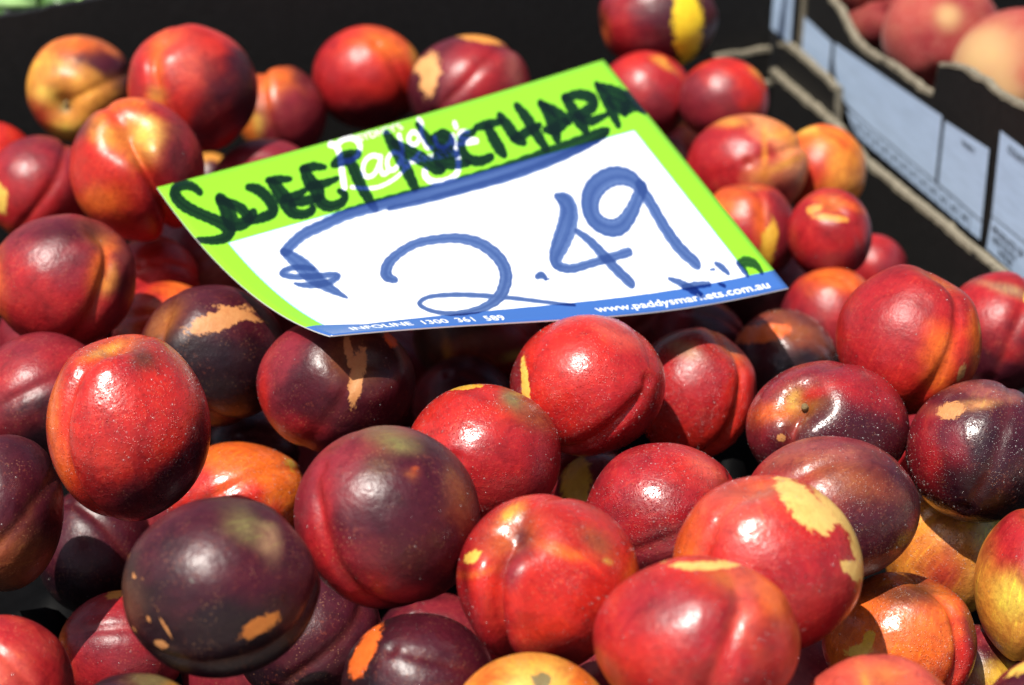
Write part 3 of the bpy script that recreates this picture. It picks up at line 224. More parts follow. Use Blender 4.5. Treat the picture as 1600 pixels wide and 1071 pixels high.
def water_material():
    t = NT('water_drop'); t.n.remove(t.b)
    gl = t.node('ShaderNodeBsdfGlossy'); gl.inputs['Roughness'].default_value = .20
    df = t.node('ShaderNodeBsdfDiffuse'); df.inputs['Color'].default_value = (.85, .80, .76, 1)
    tr = t.node('ShaderNodeBsdfTransparent'); mx = t.node('ShaderNodeMixShader')
    fr = t.node('ShaderNodeFresnel'); fr.inputs['IOR'].default_value = 2.0
    bf = t.node('ShaderNodeNewGeometry').outputs['Backfacing']
    t.link(t.math('MULTIPLY', fr.outputs[0], t.math('SUBTRACT', 1.0, bf)), mx.inputs[0]); t.link(tr.outputs[0], mx.inputs[1]); t.link(gl.outputs[0], mx.inputs[2])
    m2 = t.node('ShaderNodeMixShader'); m2.inputs[0].default_value = .05; t.link(mx.outputs[0], m2.inputs[1]); t.link(df.outputs[0], m2.inputs[2])
    t.link(m2.outputs[0], t.n['Material Output'].inputs['Surface']); return t.m
WATER = water_material()
def plain(name, color, rough=.6, var=.25, scale=120, bump=.0, spec=.5, stretch=None):
    t = NT(name); g = t.node('ShaderNodeNewGeometry').outputs['Position']
    if stretch:
        mp = t.node('ShaderNodeMapping'); mp.inputs['Scale'].default_value = stretch; t.link(g, mp.inputs['Vector']); g = mp.outputs[0]
    nz = t.noise(g, scale, 5, .65)
    c = t.mix(t.ramp(nz, .3, .7), tuple(x * (1 - var) for x in color), tuple(min(1, x * (1 + var)) for x in color))
    t.link(c, t.b.inputs['Base Color']); t.b.inputs['Roughness'].default_value = rough; t.b.inputs['Specular IOR Level'].default_value = spec
    if bump: t.link(t.bump(nz, bump, .002), t.b.inputs['Normal'])
    return t.m
CARD = plain('black_card', (.0075, .007, .007), .62, .35, 260, .15, .35)
KRAFT = plain('kraft_edge', (.21, .185, .135), .9, .45, 420, .6, .2)
PANEL = plain('pale_blue_print', (.40, .52, .70), .55, .07, 40, .05, .3, (1, 1, 6))
INK = plain('black_print', (.02, .022, .03), .6, .2, 90, 0, .3)
FILM = plain('black_liner_plastic', (.0022, .0022, .0025), .6, .3, 60, .2, .06)
TABLE = plain('dark_table_cloth', (.03, .03, .032), .8, .3, 30, .1)
ROAD = plain('concrete_ground', (.30, .27, .23), .9, .2, 2, .1)
STEM = plain('stem_wood', (.20, .13, .05), .8, .4, 300, .3)
LEAF = plain('green_leaf', (.06, .14, .03), .45, .5, 90, .3)
STALK = plain('green_stalk', (.28, .46, .16), .45, .25, 60, .2)
def peach_material():
    t = NT('peach_skin'); g = t.node('ShaderNodeNewGeometry').outputs['Position']
    col = t.node('ShaderNodeAttribute', attribute_name='skin').outputs['Color']
    big = t.noise(g, 45, 4, .6, .5); fine = t.noise(g, 330, 4, .7)
    base = t.mix(t.ramp(big, .4, .7, 0, .6), col, t.mix(.35, col, (.46, .20, .10)))
    base = t.mix(t.ramp(fine, .4, .8, 0, .25), base, (.50, .26, .20))
    t.link(base, t.b.inputs['Base Color']); t.b.inputs['Roughness'].default_value = .9
    t.b.inputs['Specular IOR Level'].default_value = .2
    t.b.inputs['Sheen Weight'].default_value = .08; t.b.inputs['Sheen Roughness'].default_value = .4
    t.link(t.bump(fine, .15, .001), t.b.inputs['Normal']); return t.m
PEACH = peach_material()

# ------------------------------------------------------------------ table, ground
def sheet(name, half, z, mat, cy=0.0):
    o = put(name, mesh([(-half, cy - half, z), (half, cy - half, z), (half, cy + half, z), (-half, cy + half, z)], [(0, 1, 2, 3)]), mat)
    o['kind'] = 'structure'; return o
sheet('ground', 150, -1.05, ROAD)
def box_me(x0, x1, y0, y1, z0, z1):
    v = [(x, y, z) for x in (x0, x1) for y in (y0, y1) for z in (z0, z1)]
    return mesh(v, [(0, 1, 3, 2), (4, 6, 7, 5), (0, 4, 5, 1), (2, 3, 7, 6), (0, 2, 6, 4), (1, 5, 7, 3)])
tb = put('table', box_me(-.75, 1.0, -.55, 1.5, -.215, -.190), TABLE); tb['kind'] = 'structure'

# ------------------------------------------------------------------ frames of the tray and crates
YAW = math.radians(15.2)
NR = np.array([math.cos(YAW), math.sin(YAW), 0.0])     # across the tray, to the right
NB = np.array([-math.sin(YAW), math.cos(YAW), 0.0])    # along the tray, away from the viewer
ZH = np.array([0, 0, 1.0])
def P3(r, s, z): return NR * r + NB * s + ZH * z
def wall(face, c, prof, zb, th, jit=.0004, step=.006, seed=0):
    """upright card wall; face 'r': plane r=c running along s, 'b': plane s=c running along r. prof: [(along, ztop)].
    returns (wall mesh, cut-edge mesh); the wall occupies c..c+th"""
    rg = np.random.default_rng(seed); pts = []
    for (a0, z0), (a1, z1) in zip(prof, prof[1:]):
        n = max(1, int(np.hypot(a1 - a0, z1 - z0) / step))
        for k in range(n):
            f = k / n; pts.append((a0 + (a1 - a0) * f, z0 + (z1 - z0) * f))
    pts.append(prof[-1])
    pp = (lambda a, w, z: P3(w, a, z)) if face == 'r' else (lambda a, w, z: P3(a, w, z))
    V, Fq = [], []; E, Ef = [], []
    for i, (a, z) in enumerate(pts):
        zz = z + rg.normal(0, jit)
        V += [pp(a, c, zb), pp(a, c, zz), pp(a, c + th, zz), pp(a, c + th, zb)]
        j0, j1 = rg.normal(0, jit * .6, 2); h = .0009 + abs(rg.normal(0, jit * .8))
        E += [pp(a, c - .0005 + j0, zz - .0016 + rg.normal(0, jit)), pp(a, c - .0003 + j0, zz + h), pp(a, c + th + .0005 + j1, zz + h * .8), pp(a, c + th + .0004 + j1, zz - .0010)]
        if i:
            b = 4 * (i - 1)
            for k in range(3): Fq.append((b + k, b + k + 1, b + k + 5, b + k + 4)); Ef.append((b + k, b + k + 1, b + k + 5, b + k + 4))
    n = len(pts)
    for L in (Fq, Ef): L.append((0, 1, 2, 3)); L.append((4 * n - 4, 4 * n - 3, 4 * n - 2, 4 * n - 1))
    return mesh(V, Fq), mesh(E, Ef)
def add_wall(parent, name, *a, edge=True, **k):
    w, e = wall(*a, **k); o = kid(name, w, CARD, parent)
    if edge: kid('cut_edge', e, KRAFT, o)
    else: bpy.data.meshes.remove(e)
    return o
CW, CB = 0.3055, 0.443
ZF = -.185
tray = empty('fruit_tray', (0, .05, ZF), 'open black cardboard tray with raw kraft cut edges holding the nectarines', 'tray')
add_wall(tray, 'back_wall', 'b', CB, [(-.42, .000), (-.30, .012), (-.2071, .0228), (-.1637, .0279), (-.10, .034), (.02, .036), (.3065, .036)], ZF, .005, edge=False, seed=1)
add_wall(tray, 'side_wall', 'r', CW, [(-.40, -.055), (.09, -.0555), (.19, -.0598), (.284, -.0645), (.332, -.0592), (.415, -.0612), (CB - .001, -.062)], ZF, .005, seed=2)
add_wall(tray, 'side_wall', 'r', -.385, [(-.40, -.06), (CB - .001, -.06)], ZF, .005, seed=3)
add_wall(tray, 'corner_flap', 'r', CW + .0053, [(.3385, -.0645), (.3400, -.0386), (.386, -.0382), (.424, -.0385), (CB - .004, -.043)], -.09, .004, seed=4)
add_wall(tray, 'corner_flap', 'b', CB - .0060, [(.2640, -.0475), (.2850, -.0465), (.3050, -.0450)], -.10, .004, seed=5)
add_wall(tray, 'corner_flap', 'b', CB - .0110, [(.2960, -.0700), (.3050, -.0690)], -.12, .004, seed=6)
fl = kid('floor_panel', mesh([P3(-.385, -.40, ZF + .002), P3(CW, -.40, ZF + .002), P3(CW, CB, ZF + .002), P3(-.385, CB, ZF + .002)], [(0, 1, 2, 3)]), CARD, tray)
# moulded liner with fruit cups
nx, ny = 130, 150
r = np.linspace(-.384, CW - .002, nx); s = np.linspace(-.40, CB - .012, ny); Rg, Sg = np.meshgrid(r, s, indexing='ij')
pit = .072
Z = -.158 + .012 * np.cos(2 * np.pi * Rg / pit) * np.cos(2 * np.pi * Sg / pit) + .003 * np.sin(40 * Rg + 23 * Sg)
for (x, y, z, ax, ay, ang) in RIDGES:
    rr, ss = NR[0] * x + NR[1] * y, NB[0] * x + NB[1] * y
    dr, ds = Rg - rr, Sg - ss; c, sn = math.cos(ang), math.sin(ang)
    e = ((dr * c + ds * sn) / ax) ** 2 + ((-dr * sn + ds * c) / ay) ** 2
    Z = np.maximum(Z, -.158 + (z + .158) * np.exp(-e ** 2))
V = (Rg[..., None] * NR + Sg[..., None] * NB + Z[..., None] * ZH).reshape(-1, 3)
Fq = [(i * ny + j, (i + 1) * ny + j, (i + 1) * ny + j + 1, i * ny + j + 1) for i in range(nx - 1) for j in range(ny - 1)]
kid('liner', mesh(V, Fq, True), FILM, tray)

# ------------------------------------------------------------------ peach crate and the crate behind it
CC = CW + .0165
def text_mesh(body, size):
    cu = bpy.data.curves.new('t', 'FONT'); cu.body = body; cu.size = size; cu.resolution_u = 3; cu.offset = size * .012
    o = bpy.data.objects.new('t', cu); COL.objects.link(o)
    bpy.context.view_layer.update()
    me = bpy.data.meshes.new_from_object(o.evaluated_get(bpy.context.evaluated_depsgraph_get()))
    bpy.data.objects.remove(o); bpy.data.curves.remove(cu)
    me.calc_loop_triangles()
    v = np.array([x.co[:2] for x in me.vertices]); t = np.array([list(x.vertices) for x in me.loop_triangles]); bpy.data.meshes.remove(me)
    return v, t
def on_face(c, proud):                      # (distance from far end, z) on a left-facing card wall
    return lambda a, z: P3(c - proud, a, z)
def poly(c, proud, pts):
    f = on_face(c, proud); return mesh([f(a, z) for a, z in pts], [tuple(range(len(pts)))])
def face_text(c, proud, items):
    """items: (body, along, z, height); written left to right as seen from outside (along decreases)"""
    V, T = [], []
    for body, a, z, h in items:
        v, t = text_mesh(body, h / .72); b = len(V)
        V += [P3(c - proud, a - x, z + y) for x, y in v]; T += [tuple(int(k) + b for k in tri) for tri in t]
    return mesh(V, T)
def face_lines(c, proud, segs, w):
    V, Fq = [], []; f = on_face(c, proud)
    for (a0, z0), (a1, z1) in segs:
        d = np.array([a1 - a0, z1 - z0]); n = np.array([-d[1], d[0]]) / np.linalg.norm(d) * w / 2; b = len(V)
        V += [f(a0 + n[0], z0 + n[1]), f(a1 + n[0], z1 + n[1]), f(a1 - n[0], z1 - n[1]), f(a0 - n[0], z0 - n[1])]; Fq.append((b, b + 1, b + 2, b + 3))
    return mesh(V, Fq)
crate = empty('peach_crate', tuple(P3(CC + .15, .18, -.19)), 'black cardboard crate with pale blue printed side panels, holding peaches at right', 'crate', 'blue panelled fruit crates')
zb = -.19
add_wall(crate, 'side_wall', 'r', CC, [(-.12, .034), (.02, .032), (.127, .030), (.1535, .0265)], zb, .004, seed=11)
add_wall(crate, 'side_wall', 'r', CC + .0008, [(.1552, .0262), (.175, .027), (.201, .0255), (.218, .0215), (.2300, .0165), (.2330, -.0030), (.245, -.0050), (.270, -.0045), (.303, -.0068), (.336, -.0096), (.346, -.0080), (.357, -.0035), (.372, .0030), (.390, .0065), (.41, .008), (.4235, .008)], zb, .004, seed=12)
ew, ee = wall('r', CC, [(.4265, .020), (.4310, .020)], zb, .004, seed=13)     # raw vertical edge of the end wall
bpy.data.meshes.remove(ee); kid('cut_edge', ew, KRAFT, crate)
add_wall(crate, 'end_wall', 'b', .4265, [(CC + .0052, .02), (CC + .36, .02)], zb, .0045, seed=14)
add_wall(crate, 'far_side_wall', 'r', CC + .36, [(-.12, .03), (.4255, .02)], zb, .004, seed=15)
kid('floor_panel', mesh([P3(CC + .006, -.12, zb + .002), P3(CC + .36, -.12, zb + .002), P3(CC + .36, .42, zb + .002), P3(CC + .006, .42, zb + .002)], [(0, 1, 2, 3)]), CARD, crate)
# blue print: far small panel, big panel with a row of size boxes under it, narrow panel, near panels
pr = .0006
def panel(parent, c, pts): return kid('printed_panel', poly(c, pr, pts), PANEL, parent)
panel(crate, CC, [(.4225, -.0185), (.4225, -.0590), (.3765, -.0590), (.3755, -.0205)])
pb = panel(crate, CC, [(.3710, -.0190), (.2165, -.0100), (.2155, -.0515), (.326, -.0540), (.346, -.0530), (.3585, -.0475), (.3672, -.0390), (.3705, -.0300)])
ps = panel(crate, CC, [(.345, -.0552), (.334, -.0550), (.1560, -.0515), (.1555, -.0625), (.322, -.0668), (.334, -.0640)])
cells = [.3325 - .0136 * k for k in range(13)]
kid('size_grid', face_lines(CC, pr + .0004, [((a, -.0550 + (.3325 - a) * .0196), (a - .0004, -.0665 + (.3325 - a) * .0225)) for a in cells], .0006), INK, ps)
kid('lettering', face_text(CC, pr + .0004, [(t_, a - .0042, -.0622 + (.3325 - a) * .021, .0042) for t_, a in zip('20 23 25 28 30 32 35 36 40 42 45 48'.split(), cells)]), INK, ps)
pc_ = panel(crate, CC, [(.2125, -.0112), (.1585, -.0070), (.1562, -.0505), (.2118, -.0512)])
kid('lettering', face_text(CC, pr + .0004, [('VARIETY', .190, -.0165, .0032)]), INK, pc_)
pd = panel(crate, CC, [(.1490, .0080), (.0200, .0100), (.0200, -.0385), (.1462, -.0425)])
kid('lettering', face_text(CC, pr + .0004, [('COUNT', .1385, .0000, .0042)]), INK, pd)
pe = panel(crate, CC, [(.1462, -.0433), (.0200, -.0393), (.0200, -.0640), (.1475, -.0640)])
kid('lettering', face_text(CC, pr + .0004, [('PRODUCE OF', .1432, -.0510, .0042), ('NEW SOUTH', .1420, -.0562, .0034), ('WALES', .1340, -.0612, .0038)]), INK, pe)
crate2 = empty('printed_crate', tuple(P3(CC + .15, .65, -.19)), 'black cardboard crate with a blue panel, seen in the gap behind the back right corner', 'crate', 'blue panelled fruit crates')
add_wall(crate2, 'side_wall', 'r', CC, [(.4375, .03), (.92, .03)], zb, .004, seed=21)
add_wall(crate2, 'end_wall', 'b', .4375, [(CC + .0052, .03), (CC + .36, .03)], zb, .004, seed=22)
panel(crate2, CC, [(.4430, .020), (.60, .020), (.60, -.046), (.4430, -.046)])

# ------------------------------------------------------------------ fruit
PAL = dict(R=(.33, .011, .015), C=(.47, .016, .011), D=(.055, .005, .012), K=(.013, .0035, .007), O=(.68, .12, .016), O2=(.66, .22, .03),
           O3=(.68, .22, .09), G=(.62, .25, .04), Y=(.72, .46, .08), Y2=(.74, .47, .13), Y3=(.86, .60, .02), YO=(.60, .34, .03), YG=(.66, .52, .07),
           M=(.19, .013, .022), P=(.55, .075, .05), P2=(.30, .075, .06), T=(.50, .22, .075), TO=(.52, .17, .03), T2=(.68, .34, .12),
           V=(.17, .13, .05), V2=(.34, .19, .10), B=(.075, .024, .014), BR=(.24, .055, .02), S=(.10, .085, .075))  # V, V2: olive skin marks, and tan sheen painted on a few fruits
PAL = {k: np.array(v) for k, v in PAL.items()}
def wave_noise(d, rg, octs=3, f0=2.2):
    out = 0; a = 1.0; f = f0; tot = 0
    for o in range(octs):
        for k in range(5):
            w = rg.normal(0, 1, 3) * f; out = out + a * np.sin(d @ w + rg.uniform(0, 6.28)); tot += a * .7
        a *= .55; f *= 1.9
    return out / tot * 1.6
NPH, NTH = 104, 60
def sphere_topology(nph, nth):
    F = []
    for i in range(nth - 1):
        for j in range(nph):
            k = (j + 1) % nph
            F.append((1 + i * nph + j, 1 + (i + 1) * nph + j, 1 + (i + 1) * nph + k, 1 + i * nph + k))
    for j in range(nph):
        k = (j + 1) % nph; last = 1 + nth * nph
        F.append((0, 1 + j, 1 + k)); F.append((last, last - nph + k, last - nph + j))
    return F
TOPO = sphere_topology(NPH, NTH)
th = np.linspace(0, np.pi, NTH + 2)[1:-1]; th = th - .10 * np.sin(2 * th)         # denser near the stem and tip
ph = np.arange(NPH) / NPH * 2 * np.pi
LOC = np.concatenate([[[0, 0, 1]], np.stack([np.outer(np.sin(th), np.cos(ph)), np.outer(np.sin(th), np.sin(ph)), np.outer(np.cos(th), np.ones(NPH))], -1).reshape(-1, 3), [[0, 0, -1]]])
TH = np.arccos(np.clip(LOC[:, 2], -1, 1)); PHI = np.arctan2(LOC[:, 1], LOC[:, 0])
def unit(v): v = np.asarray(v, float); return v / np.linalg.norm(v)
def sstep(x, a, b): t = np.clip((x - a) / (b - a), 0, 1); return t * t * (3 - 2 * t)
BASIS = np.stack([RT, UP, TW])                                 # rows: right, up, towards the viewer
def fruit_shape(seed, stem, gv, cav, gd):
    rg = np.random.default_rng(seed)
    gd = gd * 1.25; zl = unit(stem); g = np.asarray(gv, float); xl = unit(g - zl * (g @ zl)); yl = np.cross(zl, xl)
    D = LOC @ np.stack([xl, yl, zl])                           # unit directions in the (right, up, towards) frame
    y = LOC[:, 1]; front = sstep(LOC[:, 0], -.05, .45)
    rr = np.ones(len(D))
    rr -= cav * np.exp(-(TH / .25) ** 2) * .75 - .035 * np.exp(-((TH - .55) / .22) ** 2)
    wob = .03 * np.sin(3 * TH + rg.uniform(0, 6))
    rr -= gd * front * np.exp(-((y + wob) / .085) ** 2)
    rr += gd * .38 * front * (np.exp(-((y + wob - .27) / .17) ** 2) + .6 * np.exp(-((y + wob + .27) / .17) ** 2))
    rr -= gd * .25 * sstep(-LOC[:, 0], -.05, .5) * np.exp(-(y / .12) ** 2)
    tip = np.pi - TH
    rr += .035 * np.exp(-(tip / .30) ** 2) - .055 * np.exp(-(tip / .09) ** 2)
    rr += .020 * wave_noise(D, rg, 2, 1.4) + .0035 * wave_noise(D, rg, 2, 5)
    return D, rr, rg, front, (y + wob)
def ids_mesh(i, info, px):
    """px: centre and radii in photo pixels, used only to lay the skin marks and painted sheen spots out at their measured sizes on the fruit"""
    label, stem, gv, cav, gd, A, B, bd, bb, wet, patches = info
    cx, cy, rx, ry = px
    D, rr, rg, front, yg = fruit_shape(i, stem, gv, cav, gd)
    nz = wave_noise(D, rg, 4, 2.0); nz2 = wave_noise(D, rg, 4, 4.0)
    a, b = PAL[A], PAL[B]
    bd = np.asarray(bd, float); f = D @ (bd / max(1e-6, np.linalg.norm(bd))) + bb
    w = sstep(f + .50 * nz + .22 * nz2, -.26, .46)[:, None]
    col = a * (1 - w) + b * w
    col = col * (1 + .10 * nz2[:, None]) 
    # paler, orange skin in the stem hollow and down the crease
    hol = np.exp(-(TH / .30) ** 2) * .55; col = col * (1 - hol[:, None]) + (PAL['O2'] * .8) * hol[:, None]
    cr = (front * np.exp(-(yg / .07) ** 2) * min(.45, gd * 4))[:, None]; col = col * (1 - cr) + (np.minimum(1, a * 1.3 + PAL['O'] * .25)) * cr
    X = D[:, 0] * rx * rr; Y = D[:, 1] * ry * rr
    pf = np.full(len(D), -1.0); pcol = np.tile(PAL['T'], (len(D), 1))
    for (px_, py_, sa, sb, ang, c, sharp) in patches:
        dx, dy = X - (px_ - cx), Y + (py_ - cy); an = math.radians(ang); ca, sn = math.cos(an), math.sin(an)
        u = (dx * ca + dy * sn) / sa; v = (-dx * sn + dy * ca) / sb
        q = np.sqrt(u * u + v * v)
        facing = sstep(D[:, 2], -.30, .05)
        if sharp:
            fld = np.clip((1 - q) * 1.0, -1, .8) * facing - (1 - facing)
            m = fld > pf; pf[m] = fld[m]; pcol[m] = PAL[c]
        else:
            q2 = q * np.clip(1 + .34 * nz + .30 * nz2, .3, 2); k = (np.exp(-(q2 / .95) ** 2.4) * .9 * facing)[:, None]
            col = col * (1 - k) + PAL[c] * k
    mer = np.stack([np.sin(PHI) * 3.0, np.cos(PHI) * 3.0, TH * .55], -1) + rg.uniform(0, 50, 3)
    return D, rr, np.clip(col, .002, .95), pf, pcol, mer, wet, rg
def build_fruit(i, centre, rad, info, px):
    D, rr, col, pf, pcol, mer, wet, rg = ids_mesh(i, info, px)
    pos = np.asarray(centre) + (D * rr[:, None] * np.asarray(rad)) @ BASIS
    me = mesh([(0, 0, 0)] * 0, []); 
    loc = pos - np.asarray(centre)
    me = mesh(loc, TOPO, True)
    n = len(loc)
    def attr(name, typ, data, key):
        at = me.attributes.new(name, typ, 'POINT'); at.data.foreach_set(key, np.ascontiguousarray(data, dtype=np.float32).ravel())
    attr('skin', 'FLOAT_COLOR', np.concatenate([col, np.ones((n, 1))], 1), 'color')
    attr('patch_col', 'FLOAT_COLOR', np.concatenate([pcol, np.ones((n, 1))], 1), 'color')
    wf = np.clip(wet * (.75 + .9 * wave_noise(D, rg, 3, 2.5)), 0, 1); attr('wet', 'FLOAT', wf, 'value')
    attr('patch', 'FLOAT', pf, 'value'); attr('meridian', 'FLOAT_VECTOR', mer, 'vector')
    o = put('nectarine', me, SKIN); o.location = tuple(centre)
    tag(o, info[0], 'nectarine', 'nectarines piled in the black tray')
    if wet > 0: drops(o, loc, wet, rg)
    return o
ICO = None
def drops(o, loc, wet, rg):
    """fine water drops standing on the skin: one mesh of small domes"""
    global ICO
    if ICO is None:
        bm = bmesh.new(); bmesh.ops.create_icosphere(bm, subdivisions=1, radius=1.0)
        ICO = (np.array([v.co[:] for v in bm.verts]), [tuple(v.index for v in f.verts) for f in bm.faces]); bm.free()
    iv, itr = ICO; me = o.data
    nv = len(loc); nrm = np.zeros(nv * 3, np.float32); me.vertices.foreach_get('normal', nrm); nrm = nrm.reshape(-1, 3)
    vis = nrm @ TW; dens = sstep(nrm @ SUN, -.5, .3) * sstep(vis, -.25, .1)
    d = unit(rg.normal(0, 1, 3)); cl = wave_noise(loc / np.linalg.norm(loc, axis=1)[:, None], rg, 3, 3.0)
    area = np.r_[1e-9, np.repeat(np.sin(th), NPH), 1e-9]
    p = dens * area * (np.clip(cl * .8 + .55, 0.05, 1.5)); p /= p.sum()
    N = int(760 * wet); pick = rg.choice(nv, N, p=p)
    V, F = [], []
    sz = np.minimum(.00014 * np.exp(rg.exponential(.42, N)), .00065)
    step = np.linalg.norm(loc, axis=1).mean() * 2 * np.pi / NPH
    for k, q in enumerate(pick):
        n = nrm[q]; t1 = unit(np.cross(n, (.3, .5, .8))); t2 = np.cross(n, t1)
        c = loc[q] + t1 * rg.uniform(-.5, .5) * step + t2 * rg.uniform(-.5, .5) * step
        c = c + n * (.00002)
        V.append(c + sz[k] * (iv[:, :1] * t1 * rg.uniform(.8, 1.25) + iv[:, 1:2] * t2 + iv[:, 2:] * n * .42)); b = 12 * 0 + k * len(iv)
        F += [(a + b, bb + b, cc + b) for a, bb, cc in itr]
    w = put('water_drops', mesh(np.concatenate(V), F, True), WATER, o); w['kind'] = 'stuff'
FRUIT = {}
for (i, c, rad, px, info) in FRUITS: FRUIT[i] = build_fruit(i, c, rad, info, px)
def stalk(o, pts, r0, r1, name='stem_stub'):
    V, F = [], []; n = 8; pts = [np.asarray(p, float) for p in pts]
    for k, p in enumerate(pts):
        d = unit(pts[min(k + 1, len(pts) - 1)] - pts[max(k - 1, 0)]); a = unit(np.cross(d, (.31, .2, .93))); b = np.cross(d, a); r = r0 + (r1 - r0) * k / (len(pts) - 1)
        V += [p + r * (math.cos(t) * a + math.sin(t) * b) for t in np.arange(n) / n * 2 * np.pi]
    for k in range(len(pts) - 1):
        F += [(k * n + j, k * n + (j + 1) % n, (k + 1) * n + (j + 1) % n, (k + 1) * n + j) for j in range(n)]
    F.append(tuple(range(n))[::-1]); F.append(tuple(range((len(pts) - 1) * n, len(pts) * n)))
    return mesh(V, F, True)
for i, h, r in ((1, .0030, .0016), (37, .0035, .0017)):
    o = FRUIT[i]; zl = unit(INFO_STEM[i]) @ BASIS; base = np.array(o.data.vertices[0].co[:]) 
    put('stem_stub', stalk(o, [base - zl * .002, base + zl * h * .5, base + zl * h + RT * .0006], r, r * .8), STEM, o)

# ------------------------------------------------------------------ peaches
def build_peach(k, c, R, label, A, marks):
    rg = np.random.default_rng(900 + k)
    D, rr, _, front, yg = fruit_shape(900 + k, rg.normal(0, 1, 3), rg.normal(0, 1, 3) + np.array([0, 0, .5]), .2, .05)
    nz = wave_noise(D, rg, 4, 2.5); col = np.tile(np.array(A), (len(D), 1)) * (1 + .12 * nz[:, None])
    for (dx, dy, s, c2) in marks:
        q = np.hypot(D[:, 0] - dx, D[:, 1] - dy) / s * (1 + .2 * nz); m = (np.exp(-q ** 2.5) * .9 * (D[:, 2] > -.2))[:, None]; col = col * (1 - m) + np.array(c2) * m
    loc = (D * rr[:, None] * R) @ BASIS; me = mesh(loc, TOPO, True)
    at = me.attributes.new('skin', 'FLOAT_COLOR', 'POINT'); at.data.foreach_set('color', np.concatenate([np.clip(col, .01, .95), np.ones((len(D), 1))], 1).astype(np.float32).ravel())
    o = put('peach', me, PEACH); o.location = tuple(c); return tag(o, label, 'peach', 'peaches in the blue panelled crate')
CREAM, PINK, RED = (.50, .32, .14), (.34, .055, .045), (.22, .018, .024)
for k, (c, R, label, A, marks) in enumerate(PEACHES): build_peach(k, c, R, label, globals()[A], [(a, b, s_, globals()[cc]) for a, b, s_, cc in marks])

